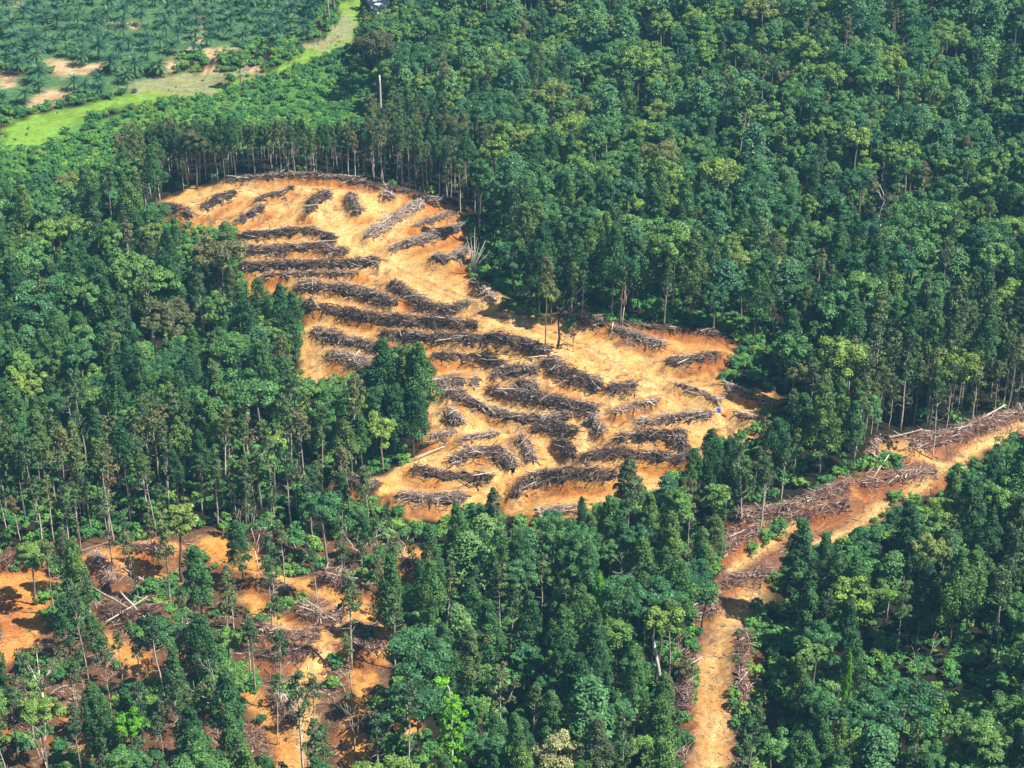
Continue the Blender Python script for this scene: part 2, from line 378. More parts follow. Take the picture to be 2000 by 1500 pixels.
M = {}
M['cone'] = leaf_mat("acacia_leaves", [(0, (.028, .088, .034)), (.35, (.048, .130, .042)), (.7, (.072, .168, .046)), (.9, (.115, .205, .048)), (1, (.090, .125, .060))], .5)
M['round'] = leaf_mat("broad_leaves", [(0, (.036, .118, .054)), (.25, (.062, .175, .062)), (.55, (.098, .225, .064)), (.8, (.150, .275, .062)), (.96, (.195, .300, .056)), (1, (.165, .170, .070))], .5, .42)
M['tier'] = leaf_mat("layered_leaves", [(0, (.050, .150, .074)), (.5, (.090, .220, .080)), (1, (.155, .275, .075))], .45, .42)
M['slender'] = leaf_mat("sparse_leaves", [(0, (.050, .105, .046)), (.5, (.080, .140, .050)), (.85, (.125, .170, .052)), (1, (.16, .13, .065))], .45)
M['shrub'] = leaf_mat("regrowth_leaves", [(0, (.050, .170, .055)), (.5, (.095, .265, .066)), (.9, (.155, .330, .062)), (1, (.21, .33, .055))], .45)
M['palm'] = leaf_mat("palm_leaves", [(0, (.034, .100, .060)), (.6, (.055, .145, .078)), (1, (.080, .175, .072))], .4, .4)
M['lime'] = leaf_mat("lime_leaves", [(0, (.11, .33, .018)), (1, (.15, .38, .022))], .35)
M['olive'] = leaf_mat("olive_leaves", [(0, (.105, .125, .055)), (1, (.135, .14, .06))], .4)
M['cream'] = leaf_mat("cream_blossom", [(0, (.33, .34, .15)), (1, (.37, .37, .17))], .35)
M['russet'] = leaf_mat("dead_leaves", [(0, (.16, .09, .05)), (1, (.22, .12, .06))], .4)
M['pale'] = bark_mat("pale_bark", [(.25, (.27, .22, .17)), (.5, (.48, .41, .33)), (.75, (.66, .59, .50))])
M['bark'] = bark_mat("brown_bark", [(.25, (.10, .078, .058)), (.5, (.19, .15, .115)), (.75, (.30, .25, .20))])
M['white'] = bark_mat("bleached_wood", [(.25, (.50, .46, .40)), (.6, (.70, .66, .60)), (.8, (.78, .75, .70))])
M['char'] = bark_mat("charred_wood", [(.3, (.03, .022, .02)), (.6, (.075, .05, .04)), (.8, (.12, .07, .05))])
M['twig'] = bark_mat("dead_branches", [(.2, (.045, .030, .030)), (.45, (.125, .080, .066)), (.62, (.25, .175, .14)), (.8, (.46, .36, .30))], .9)
M['redtwig'] = bark_mat("reddish_branches", [(.2, (.070, .034, .030)), (.45, (.165, .078, .066)), (.65, (.28, .155, .125)), (.85, (.46, .33, .26))], .9)
M['mulch'] = bark_mat("brush_litter", [(.25, (.030, .020, .020)), (.5, (.080, .052, .045)), (.75, (.19, .12, .085))], 1.3, .95)
M['redmulch'] = bark_mat("reddish_brush_litter", [(.25, (.06, .028, .022)), (.5, (.14, .068, .050)), (.75, (.22, .115, .08))], 1.3, .95)

def ground_mat():
    m, nt, b = mat("bare_earth_and_forest_floor")
    tc = node(nt, "ShaderNodeTexCoord")
    at = node(nt, "ShaderNodeAttribute", attribute_name="soil")
    def noise(scale, detail=6, rough=.6):
        n = node(nt, "ShaderNodeTexNoise")
        n.inputs["Scale"].default_value = scale
        n.inputs["Detail"].default_value = detail
        n.inputs["Roughness"].default_value = rough
        nt.links.new(tc.outputs["Object"], n.inputs[0])
        return n
    n1, n2, n3 = noise(.09, 4), noise(.55, 8, .7), noise(2.6, 6, .75)
    def scaled(src, lo, hi, a=.3, c=.7):
        r = node(nt, "ShaderNodeMapRange")
        r.inputs[1].default_value, r.inputs[2].default_value, r.inputs[3].default_value, r.inputs[4].default_value = a, c, lo, hi
        nt.links.new(src.outputs[0], r.inputs[0])
        return r
    r1, r2, r3 = scaled(n1, .88, 1.1), scaled(n2, .62, 1.28), scaled(n3, .68, 1.26)
    m1 = node(nt, "ShaderNodeMath", operation='MULTIPLY')
    nt.links.new(r1.outputs[0], m1.inputs[0]); nt.links.new(r2.outputs[0], m1.inputs[1])
    m2 = node(nt, "ShaderNodeMath", operation='MULTIPLY')
    nt.links.new(m1.outputs[0], m2.inputs[0]); nt.links.new(r3.outputs[0], m2.inputs[1])
    # redder damp patches, kept where the noise puts them
    hue = ramp(nt, [(.38, (1, .80, .62)), (.55, (1, 1, 1)), (.72, (1.0, 1.04, 1.12))])
    n4 = noise(.22, 5, .65)
    nt.links.new(n4.outputs[0], hue.inputs[0])
    mx = node(nt, "ShaderNodeVectorMath", operation='MULTIPLY')
    nt.links.new(at.outputs["Color"], mx.inputs[0]); nt.links.new(hue.outputs[0], mx.inputs[1])
    sc = node(nt, "ShaderNodeVectorMath", operation='SCALE')
    nt.links.new(mx.outputs[0], sc.inputs[0]); nt.links.new(m2.outputs[0], sc.inputs[3])
    nt.links.new(sc.outputs[0], b.inputs["Base Color"])
    b.inputs["Roughness"].default_value = .95
    b.inputs["Specular IOR Level"].default_value = .1
    bp = node(nt, "ShaderNodeBump")
    bp.inputs["Strength"].default_value, bp.inputs["Distance"].default_value = .9, .6
    ad = node(nt, "ShaderNodeMath", operation='ADD')
    nt.links.new(n2.outputs[0], ad.inputs[0]); nt.links.new(n3.outputs[0], ad.inputs[1])
    nt.links.new(ad.outputs[0], bp.inputs["Height"])
    nt.links.new(bp.outputs[0], b.inputs["Normal"])
    return m
M['ground'] = ground_mat()

# ------------------------------------------------------------------ mesh helpers
def make_mesh(name, verts, faces_list, mats, tone=None):
    """faces_list: [(int array F x k, material index), ...]"""
    me = bpy.data.meshes.new(name)
    verts = np.asarray(verts, np.float32)
    me.vertices.add(len(verts))
    me.vertices.foreach_set("co", verts.ravel())
    loops = np.concatenate([f.ravel() for f, _ in faces_list]).astype(np.int32)
    sizes = np.concatenate([np.full(len(f), f.shape[1]) for f, _ in faces_list]).astype(np.int32)
    mi = np.concatenate([np.full(len(f), k) for f, k in faces_list]).astype(np.int32)
    me.loops.add(len(loops))
    me.loops.foreach_set("vertex_index", loops)
    me.polygons.add(len(sizes))
    starts = np.concatenate([[0], np.cumsum(sizes)[:-1]]).astype(np.int32)
    me.polygons.foreach_set("loop_start", starts)
    me.polygons.foreach_set("material_index", mi)
    for mm in mats:
        me.materials.append(mm)
    if tone is not None:
        a = me.attributes.new("tone", 'FLOAT', 'POINT')
        a.data.foreach_set("value", np.asarray(tone, np.float32))
    me.update(calc_edges=True)
    me.validate()
    return me

class Geo:
    def __init__(self):
        self.v, self.f, self.t, self.n = [], [], [], 0
    def add(self, v, f, k=0, tone=None):
        self.v.append(np.asarray(v, float))
        self.f.append((np.asarray(f, np.int64) + self.n, k))
        self.t.append(np.full(len(v), .5) if tone is None else np.asarray(tone, float))
        self.n += len(v)
    def tube(self, pts, radii, sides=6, k=0):
        pts = np.asarray(pts, float)
        n = len(pts)
        d = np.gradient(pts, axis=0)
        d /= np.linalg.norm(d, axis=1)[:, None] + 1e-9
        ref = np.where(np.abs(d[:, 2:3]) > .9, np.array([[1., 0, 0]]), np.array([[0, 0, 1.]]))
        a = np.cross(d, ref)
        a /= np.linalg.norm(a, axis=1)[:, None] + 1e-9
        b = np.cross(d, a)
        th = np.arange(sides) * 2 * math.pi / sides
        ring = (a[:, None, :] * np.cos(th)[None, :, None] + b[:, None, :] * np.sin(th)[None, :, None]) * np.asarray(radii, float)[:, None, None]
        v = (pts[:, None, :] + ring).reshape(-1, 3)
        i, j = np.meshgrid(np.arange(n - 1), np.arange(sides), indexing='ij')
        q = np.stack([i * sides + j, i * sides + (j + 1) % sides, (i + 1) * sides + (j + 1) % sides, (i + 1) * sides + j], -1).reshape(-1, 4)
        self.add(v, q, k)
        self.v.append(pts[[0, -1]]); self.t.append(np.full(2, .5))
        c0, c1 = self.n, self.n + 1
        self.n += 2
        base = self.n - 2 - n * sides
        jj = np.arange(sides)
        t0 = np.stack([np.full(sides, c0), base + (jj + 1) % sides, base + jj], -1)
        t1 = np.stack([np.full(sides, c1), base + (n - 1) * sides + jj, base + (n - 1) * sides + (jj + 1) % sides], -1)
        self.f.append((np.concatenate([t0, t1]), k))
    def leaves(self, c, nrm, L, W, rng, k=0, tone=None):
        c = np.asarray(c, float)
        n = len(c)
        nrm = nrm / (np.linalg.norm(nrm, axis=1)[:, None] + 1e-9)
        r = rng.normal(size=(n, 3))
        t = np.cross(nrm, r); t /= np.linalg.norm(t, axis=1)[:, None] + 1e-9
        b = np.cross(nrm, t)
        L = (L * rng.uniform(.65, 1.3, n))[:, None]; W = (W * rng.uniform(.65, 1.3, n))[:, None]
        v = np.stack([c - t * L * .5, c + b * W * .5 - nrm * W * .12, c + t * L * .5 - nrm * L * .15, c - b * W * .5 - nrm * W * .12], 1).reshape(-1, 3)
        q = np.arange(4 * n).reshape(-1, 4)
        tt = rng.uniform(0, 1, n) if tone is None else tone
        self.add(v, q, k, np.repeat(tt, 4))
    def clump(self, c, r, n, L, W, rng, up=.35, flat_z=1.0, jitter=.55, k=0):
        d = rng.normal(size=(n, 3))
        d /= np.linalg.norm(d, axis=1)[:, None]
        d[:, 2] = np.where(d[:, 2] < -.35, -d[:, 2], d[:, 2])
        rad = r * (rng.uniform(.55, 1.08, n) ** .7)
        p = np.asarray(c) + d * rad[:, None] * np.array([1, 1, flat_z])
        nn = d + np.array([0, 0, up]) + rng.normal(size=(n, 3)) * jitter
        self.leaves(p, nn, L, W, rng, k, np.clip(rng.normal(.5, .2, n) + rng.normal(0, .18), 0, 1))
    def mesh(self, name, mats):
        return make_mesh(name, np.concatenate(self.v), self.f, mats, np.concatenate(self.t))

def join_geo(*gs):
    """several builders in one, each keeping its own material slot"""
    o = Geo()
    for k, g in enumerate(gs):
        for f, _ in g.f:
            o.f.append((f + o.n, k))
        o.v += g.v; o.t += g.t
        o.n += g.n
    return o

def trunk_line(h, rng, lean=.02, wob=.15, n=7):
    z = np.linspace(0, h, n)
    lx, ly = rng.normal(0, lean, 2)
    x = lx * z + np.cumsum(rng.normal(0, wob, n)) * .6
    y = ly * z + np.cumsum(rng.normal(0, wob, n)) * .6
    x -= x[0]; y -= y[0]
    z[0] = -1.5
    return np.stack([x, y, z], -1)

# ------------------------------------------------------------------ tree shapes (each returns trunk builder, crown builder)
def cone_tree(seed, H=20., R=2.7, base=.30, dens=1.0):
    rng = np.random.default_rng(seed)
    tr, cr = Geo(), Geo()
    line = trunk_line(H * .93, rng)
    tr.tube(line, np.linspace(.20, .04, len(line)), 6)
    def axis(z):
        return np.array([np.interp(z, line[:, 2], line[:, 0]), np.interp(z, line[:, 2], line[:, 1]), z])
    nb = 34
    p_exp = rng.uniform(.48, .85)
    for i in range(nb):
        t = ((i + rng.uniform(0, 1)) / nb) ** .9
        prof = max(.12, (1 - t) ** p_exp) * min(1, .5 + t * 3.2)
        z = H * (base + (1 - base) * t)
        ang = i * 2.399 + rng.uniform(-.5, .5)
        rr = R * prof * rng.uniform(.40, .95)
        c = axis(z) + np.array([math.cos(ang) * rr, math.sin(ang) * rr, 0])
        rc = R * (.15 + .24 * prof) * rng.uniform(.6, 1.35)
        cr.clump(c, rc, int(105 * dens * (.35 + rc)), .52, .27, rng, up=.3, flat_z=1.25, jitter=.6)
        if i % 4 == 0:
            a = axis(z - .8)
            tr.tube([a, (a + c) / 2 + [0, 0, .25], c], [.06, .045, .02], 4)
    for q in range(6):
        a = axis(H * rng.uniform(.6, 1.0) * base)
        ang = rng.uniform(0, 6.28)
        e = a + np.array([math.cos(ang) * 1.1, math.sin(ang) * 1.1, rng.uniform(-.1, .8)])
        tr.tube([a, e], [.05, .015], 4)
        if q < 3:
            cr.clump(e, .55, 16, .5, .3, rng)
    return tr, cr

def round_tree(seed, H=19., R=5.2, dens=1.0, flat_=.62, lobes=30, leafL=.60, leafW=.38):
    rng = np.random.default_rng(seed)
    tr, cr = Geo(), Geo()
    zc = H - R * flat_ * 1.05
    line = trunk_line(zc, rng, .03, .18)
    tr.tube(line, np.linspace(.36, .16, len(line)), 7)
    top = line[-1]
    ax_, ay_ = rng.uniform(.75, 1.2, 2)
    for i in range(lobes):
        u = (i + .5) / lobes
        cz = 1 - 1.45 * u
        ang = i * 2.399 + rng.uniform(-.4, .4)
        sr = math.sqrt(max(0, 1 - min(1, abs(cz)) ** 2))
        rad = R * rng.uniform(.50, .98)
        c = top + np.array([math.cos(ang) * sr * rad * ax_, math.sin(ang) * sr * rad * ay_, cz * rad * flat_ + rng.uniform(-.9, .9)])
        rc = R * rng.uniform(.14, .34)
        cr.clump(c, rc, int(120 * dens * rc), leafL, leafW, rng, up=.4, flat_z=.8, jitter=.5)
        if i % 3 == 0:
            mid = top + (c - top) * .5 - np.array([0, 0, .6])
            tr.tube([top - [0, 0, rng.uniform(.3, 2.5)], mid, c], [.13, .08, .03], 4)
    return tr, cr

def tier_tree(seed, H=20., R=4.6, dens=1.0):
    rng = np.random.default_rng(seed)
    tr, cr = Geo(), Geo()
    line = trunk_line(H * .96, rng, .025, .15)
    tr.tube(line, np.linspace(.30, .06, len(line)), 6)
    nt_ = 34
    for i in range(nt_):
        t = (i + .5) / nt_
        z = H * (.45 + .55 * t)
        prof = math.sqrt(max(.02, 1 - t ** 2.2)) * min(1, .55 + t * 2)
        ang = i * 2.399 + rng.uniform(-.4, .4)
        rr = R * prof * rng.uniform(.35, .85)
        ax = np.array([np.interp(z, line[:, 2], line[:, 0]), np.interp(z, line[:, 2], line[:, 1]), z])
        c = ax + np.array([math.cos(ang) * rr, math.sin(ang) * rr, -rr * .12])
        n = int(85 * dens)
        d = rng.normal(size=(n, 2)) * rng.uniform(.6, 1.0)
        p = np.stack([c[0] + d[:, 0], c[1] + d[:, 1], c[2] - .28 * (d ** 2).sum(1) + rng.normal(0, .12, n)], -1)
        nn = np.stack([d[:, 0] * .35, d[:, 1] * .35, np.ones(n)], -1) + rng.normal(size=(n, 3)) * .35
        cr.leaves(p, nn, .75, .42, rng, 0, np.clip(rng.normal(.5, .25, n), 0, 1))
        if i % 2 == 0:
            tr.tube([ax - [0, 0, .5], c], [.07, .025], 4)
    return tr, cr

def slender_tree(seed, H=19., R=1.7, dens=1.0, n=16, base=.62, bare=False):
    rng = np.random.default_rng(seed)
    tr, cr = Geo(), Geo()
    line = trunk_line(H * .97, rng, .03, .16, 9)
    tr.tube(line, np.linspace(.20, .055, len(line)), 6)
    def axis(z):
        return np.array([np.interp(z, line[:, 2], line[:, 0]), np.interp(z, line[:, 2], line[:, 1]), z])
    for i in range(n):
        t = (i + rng.uniform(0, 1)) / n
        z = H * (base + (1 - base) * t)
        ang = i * 2.399
        rr = R * rng.uniform(.3, .95) * (1.15 - .75 * t)
        c = axis(z) + np.array([math.cos(ang) * rr, math.sin(ang) * rr, .4])
        cr.clump(c, rng.uniform(.45, .95), int(42 * dens), .6, .32, rng, up=.3, flat_z=1.1, jitter=.6)
        a = axis(z - .9)
        tr.tube([a, (a + c) / 2 + [0, 0, .2], c], [.06, .04, .015], 4)
    for q in range(9):
        a = axis(H * rng.uniform(.25, base))
        ang = rng.uniform(0, 6.28)
        ln = rng.uniform(.6, 2.0)
        e = a + np.array([math.cos(ang) * ln, math.sin(ang) * ln, rng.uniform(.1, 1.2)])
        tr.tube([a, (a + e) / 2, e], [.05, .03, .012], 4)
        if q % 3 == 0:
            cr.clump(e, .5, 14, .5, .3, rng)
    return tr, cr

def palm(seed, H=4.5, L=4.4, nf=26):
    rng = np.random.default_rng(seed)
    tr, cr = Geo(), Geo()
    line = trunk_line(H, rng, .03, .06, 5)
    tr.tube(line, np.linspace(.34, .28, 5), 7)
    top = line[-1]
    for i in range(nf):
        ang = i * 2.399 + rng.uniform(-.15, .15)
        el = R_(78) - (i / nf) * R_(88) + rng.uniform(-.1, .1)
        ln = L * rng.uniform(.85, 1.1)
        s = np.linspace(0, 1, 7)
        hor = np.array([math.cos(ang), math.sin(ang), 0])
        e = el - s * 1.25
        seg = ln / 6
        pts = top + np.concatenate([[np.zeros(3)], np.cumsum([(hor * math.cos(a) + np.array([0, 0, math.sin(a)])) * seg for a in e[:-1]], axis=0)])
        side = np.array([-math.sin(ang), math.cos(ang), 0])
        tone = rng.uniform(.2, .8)
        for j in range(1, 7):
            for f_ in (.0, .5):
                p = pts[j - 1] + (pts[j] - pts[j - 1]) * (f_ + .2)
                dirv = (pts[j] - pts[j - 1]) / seg
                wl = 1.0 * math.sin(math.pi * min(.97, (j - 1 + f_ + .6) / 6.6)) + .12
                for sg in (-1, 1):
                    tip = p + side * sg * wl * .8 + dirv * wl * .7 - np.array([0, 0, .32 * wl])
                    w = dirv * .17
                    cr.add([p - w, p + w, tip], [[0, 1, 2]], 0, [tone] * 3)
    return tr, cr

def shrub(seed, R=1.7, H=2.4, n=9, dens=1.0):
    rng = np.random.default_rng(seed)
    tr, cr = Geo(), Geo()
    for i in range(n):
        ang = i * 2.399
        rr = R * math.sqrt((i + .3) / n) * rng.uniform(.6, 1)
        c = np.array([math.cos(ang) * rr, math.sin(ang) * rr, H * rng.uniform(.35, .8) * (1.1 - .45 * rr / R)])
        cr.clump(c, rng.uniform(.5, .85), int(46 * dens), .52, .3, rng, up=.5, flat_z=.9, jitter=.5)
        if i % 2 == 0:
            tr.tube([[0, 0, -.5], [c[0] * .4, c[1] * .4, c[2] * .5], c], [.06, .04, .015], 4)
    return tr, cr

def bare_tree(seed, H=15., spread=.8, depth=4, r0=.28, fork=.45, tips=None):
    """forking dead or half bare tree; returns trunk builder and list of twig ends"""
    rng = np.random.default_rng(seed)
    tr, ends = Geo(), []
    def grow(p, d, ln, r, lev):
        q1 = p + d * ln * .5 + rng.normal(0, .05 * ln, 3)
        q2 = p + d * ln + rng.normal(0, .06 * ln, 3)
        tr.tube([p, q1, q2], [r, r * .85, r * .66], 6 if lev < 2 else 4)
        if lev >= depth:
            ends.append(q2)
            return
        for _ in range(3 if lev in (0, 1) else 2):
            v = d + rng.normal(0, spread, 3)
            v[2] = max(v[2], .35)
            v /= np.linalg.norm(v)
            grow(q2, v, ln * rng.uniform(.5, .8), r * .6, lev + 1)
    d0 = np.array([rng.normal(0, .04), rng.normal(0, .04), 1.])
    p0 = np.array([0, 0, -1.5])
    grow(p0, d0 / np.linalg.norm(d0), H * fork + 1.5, r0, 0)
    return tr, ends

# ------------------------------------------------------------------ object helpers
def tag(o, label=None, cat=None, group=None, kind=None):
    for k, v in (('label', label), ('category', cat), ('group', group), ('kind', kind)):
        if v:
            o[k] = v
    return o

def link_mesh(name, me, parent=None, loc=None):
    o = bpy.data.objects.new(name, me)
    COL.objects.link(o)
    if parent is not None:
        o.parent = parent
    if loc is not None:
        o.location = loc
    return o

def empty(name, loc, rz=0.0, s=(1, 1, 1)):
    o = bpy.data.objects.new(name, None)
    o.empty_display_size = .5
    COL.objects.link(o)
    o.location = loc
    o.rotation_euler = (0, 0, rz)
    o.scale = s
    return o

# ------------------------------------------------------------------ ground sheet
def axis_steps(lo, hi, fine, mid_lo, mid_hi, mid, far):
    a = list(np.arange(lo, hi + 1e-6, fine))
    b = list(np.arange(hi + mid, mid_hi, mid))
    c = list(np.arange(lo - mid, mid_lo, -mid))[::-1]
    x = c + a + b
    s = mid
    while x[-1] < far[1]:
        s *= 1.35
        x.append(x[-1] + s)
    s = mid
    while x[0] > far[0]:
        s *= 1.35
        x.insert(0, x[0] - s)
    return np.array(x)

gx = axis_steps(-112, 132, .65, -270, 270, 3.0, (-6000, 6000))
gy = axis_steps(256, 560, .65, 120, 800, 3.0, (-800, 9000))
X, Y = np.meshgrid(gx, gy)
xf, yf = X.ravel(), Y.ravel()
zf = height(xf, yf)
far_fade = np.clip((np.hypot(xf, yf) - 900) / 600, 0, 1)
zf = zf * (1 - far_fade)

def soil_colours(x, y, z):
    px, py = to_px(x, np.maximum(y, 60), z)
    n = len(x)
    col = np.tile(np.array([.022, .026, .013]), (n, 1))
    litter = vnoise(x, y, 6, 21)[:, None]
    col = col * (1 - litter) + np.array([.038, .030, .018]) * litter
    view = (px > -250) & (px < 2250) & (py > -150) & (py < 1700) & (y > 150)
    idx = np.where(view)[0]
    px, py, xs, ys = px[idx], py[idx], x[idx], y[idx]
    c = col[idx]
    jx = (vnoise(xs, ys, 3.0, 31) - .5) * 26 + (vnoise(xs, ys, 1.1, 33) - .5) * 12
    jy = (vnoise(xs, ys, 3.0, 32) - .5) * 14 + (vnoise(xs, ys, 1.1, 34) - .5) * 7
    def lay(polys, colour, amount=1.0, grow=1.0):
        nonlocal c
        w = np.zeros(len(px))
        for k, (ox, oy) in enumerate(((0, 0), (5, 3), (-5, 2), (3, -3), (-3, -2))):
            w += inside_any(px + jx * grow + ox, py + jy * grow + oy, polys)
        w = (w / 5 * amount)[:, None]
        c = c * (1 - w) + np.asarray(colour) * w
    lay(PALMS, (.095, .215, .085))
    lay([REGROW], (.105, .255, .058))
    lay([[(0, 310), (130, 270), (260, 225), (420, 200), (440, 240), (250, 300), (120, 340)]], (.15, .31, .06), .6, 2.5)
    lay(GRASS, (.215, .41, .060))
    lay(DRYGRASS, (.300, .330, .165))
    lay(SAND, (.62, .46, .28))
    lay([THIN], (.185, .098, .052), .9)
    OR, RED, PALE = (.69, .365, .092), (.52, .20, .052), (.80, .535, .215)
    lay([BAND], (.25, .118, .065), 1.0, 1.6)
    lay([CLEAR], OR)
    lay([v for k, v in SOILS.items() if not k.startswith('red')], (.72, .335, .080))
    lay([SOILS['red_a'], SOILS['red_b'], SOILS['red_c'], SOILS['thin_red'], SOILS['thin_slip']], (.68, .26, .065))
    lay([ROAD], (.36, .19, .095), 1.0, 1.6)
    lay([[(1395, 1210), (1480, 1180), (1470, 1215), (1430, 1260), (1360, 1270), (1375, 1225)]], (.36, .19, .11), .8)
    # red raw subsoil, darker on two cut banks where shade is painted in
    lay([[(1180, 655), (1260, 645), (1340, 652), (1424, 672), (1428, 705), (1370, 700), (1290, 690)]], (.64, .29, .085), .85)
    lay([[(1350, 690), (1426, 690), (1420, 725), (1365, 722)]], (.40, .14, .045), .9)  # red cut bank, its shadow painted into the darker red
    lay([[(860, 455), (905, 445), (912, 475), (880, 490)], [(850, 405), (880, 402), (885, 425), (855, 425)], [(900, 505), (918, 520), (920, 555), (900, 540)]], (.64, .25, .065), .85)
    lay([[(1020, 735), (1055, 730), (1060, 755), (1010, 760)], [(1050, 690), (1100, 670), (1120, 690), (1100, 720), (1040, 725)]], (.42, .19, .08), .7)  # first patch: red bank with its dark shadow put into the colour
    lay([[(1360, 800), (1500, 835), (1440, 870), (1390, 870)]], (.64, .31, .10), .8)
    # straw-coloured scraped litter on the hilltop and crest
    lay([[(560, 362), (700, 365), (790, 395), (830, 420), (700, 500), (560, 440), (400, 455), (330, 410), (430, 372)]], (.72, .46, .19), .7, 2.5)
    lay([[(1060, 690), (1160, 650), (1290, 690), (1330, 760), (1250, 790), (1130, 740)]], (.79, .55, .22), .8, 2)
    # rust subsoil in the banks cut below each windrow
    for g, (_, w, hh, _) in zip(PILE_G, PILES):
        gx, gy = [p[0] for p in g], [p[1] for p in g]
        m = (xs > min(gx) - 8) & (xs < max(gx) + 8) & (ys > min(gy) - 9) & (ys < max(gy) + 9)
        if not m.any():
            continue
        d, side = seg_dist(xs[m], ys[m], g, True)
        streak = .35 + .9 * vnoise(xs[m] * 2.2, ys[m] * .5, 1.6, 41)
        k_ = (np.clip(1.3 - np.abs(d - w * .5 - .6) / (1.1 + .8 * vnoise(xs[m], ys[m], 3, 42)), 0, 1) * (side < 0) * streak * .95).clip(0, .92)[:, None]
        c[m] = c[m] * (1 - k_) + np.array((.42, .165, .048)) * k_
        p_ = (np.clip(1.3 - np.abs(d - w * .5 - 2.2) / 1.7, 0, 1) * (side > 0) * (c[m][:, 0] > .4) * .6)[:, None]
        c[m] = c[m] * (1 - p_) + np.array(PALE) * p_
    # worn tracks
    for pl, hw in TRACKS:
        d = seg_dist(xs + jx * .05, ys + jy * .05, gline(pl))
        w = (np.clip(1.25 - d / hw, 0, 1) * .92)[:, None]
        c = c * (1 - w) + np.array(PALE) * w
        rut = (np.exp(-((d - 1.0) / .5) ** 2) * np.clip(vnoise(xs, ys, 9, 44) * 2 - .45, 0, 1) * .8)[:, None]
        c = c * (1 - rut) + np.array((.45, .23, .09)) * rut
    for pl, hw in SPURS:
        d = seg_dist(xs + jx * .06, ys + jy * .06, gline(pl))
        w = (np.clip(1.3 - d / hw, 0, 1) * .9)[:, None]
        c = c * (1 - w) + np.array((.76, .385, .105)) * w
    # scattered scraps: darker flecks
    fl = (vnoise(xs, ys, .9, 51) * vnoise(xs, ys, 7.0, 52))
    w = (np.clip((fl - .42) * 4, 0, .75) * (c[:, 0] > .3))[:, None]
    c = c * (1 - w) + np.array((.19, .11, .075)) * w
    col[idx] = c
    return col

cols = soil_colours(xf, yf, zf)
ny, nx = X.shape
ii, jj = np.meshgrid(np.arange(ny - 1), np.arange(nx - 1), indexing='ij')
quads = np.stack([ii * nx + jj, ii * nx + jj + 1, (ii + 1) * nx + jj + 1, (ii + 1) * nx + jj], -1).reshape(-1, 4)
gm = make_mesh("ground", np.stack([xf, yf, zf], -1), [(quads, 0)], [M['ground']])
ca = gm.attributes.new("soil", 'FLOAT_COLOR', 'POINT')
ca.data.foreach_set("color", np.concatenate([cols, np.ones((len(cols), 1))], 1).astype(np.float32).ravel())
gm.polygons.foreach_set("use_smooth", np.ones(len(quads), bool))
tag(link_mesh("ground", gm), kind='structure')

# pond at the top border
wm, wnt, wb = mat("glare_painted_water")
wb.inputs["Base Color"].default_value = (.78, .85, .90, 1)  # bright sky reflection painted in as a pale base colour
wb.inputs["Roughness"].default_value = .35
wtc = node(wnt, "ShaderNodeTexCoord"); wnz = node(wnt, "ShaderNodeTexNoise"); wnz.inputs["Scale"].default_value = .25
wbp = node(wnt, "ShaderNodeBump"); wbp.inputs["Strength"].default_value = .15
wnt.links.new(wtc.outputs["Object"], wnz.inputs[0]); wnt.links.new(wnz.outputs[0], wbp.inputs["Height"]); wnt.links.new(wbp.outputs[0], wb.inputs["Normal"])
pg = gline(POND)
zmax = float(np.max(height(np.array([p[0] for p in pg]), np.array([p[1] for p in pg])))) + .3
pv = [(p[0], p[1], zmax) for p in pg] + [(p[0], p[1], zmax - 4) for p in pg]
k = len(pg)
pf = [(np.array([list(range(k))]), 0), (np.array([[i, (i + 1) % k, k + (i + 1) % k, k + i] for i in range(k)]), 0)]
tag(link_mesh("water", make_mesh("water", pv, pf, [wm])), kind='structure')

# ------------------------------------------------------------------ brush windrows
def polyline_sampler(g):
    g = np.array(g)
    seg = np.hypot(*(g[1:] - g[:-1]).T)
    cum = np.concatenate([[0], np.cumsum(seg)])
    def at(s):
        s = np.clip(s, 0, cum[-1])
        x, y = np.interp(s, cum, g[:, 0]), np.interp(s, cum, g[:, 1])
        i = np.clip(np.searchsorted(cum, s, side='right') - 1, 0, len(seg) - 1)
        t = (g[i + 1] - g[i]) / seg[i][..., None]
        return x, y, t
    return at, cum[-1]

def sticks(geo, base, direc, ln, rad, k=0, bend=.06, rng=RNG):
    n = len(base)
    direc = direc / (np.linalg.norm(direc, axis=1)[:, None] + 1e-9)
    ref = rng.normal(size=(n, 3))
    a = np.cross(direc, ref); a /= np.linalg.norm(a, axis=1)[:, None] + 1e-9
    b = np.cross(direc, a)
    mid = base + direc * (ln * .5)[:, None] + a * (ln * bend * rng.normal(size=n))[:, None]
    end = base + direc * ln[:, None]
    V = []
    for p, rr in ((base, rad), (mid, rad * .85), (end, rad * .5)):
        for th in (0, 2.094, 4.189):
            V.append(p + (a * math.cos(th) + b * math.sin(th)) * rr[:, None])
    V = np.stack(V, 1).reshape(-1, 3)
    o = (np.arange(n) * 9)[:, None]
    F = []
    for s in (0, 3):
        for j in range(3):
            F.append(np.concatenate([o + s + j, o + s + (j + 1) % 3, o + s + 3 + (j + 1) % 3, o + s + 3 + j], 1))
    geo.add(V, np.concatenate(F), k)

def red_zone(px, py):
    return (px > 1380 and py > 800) or py > 1050

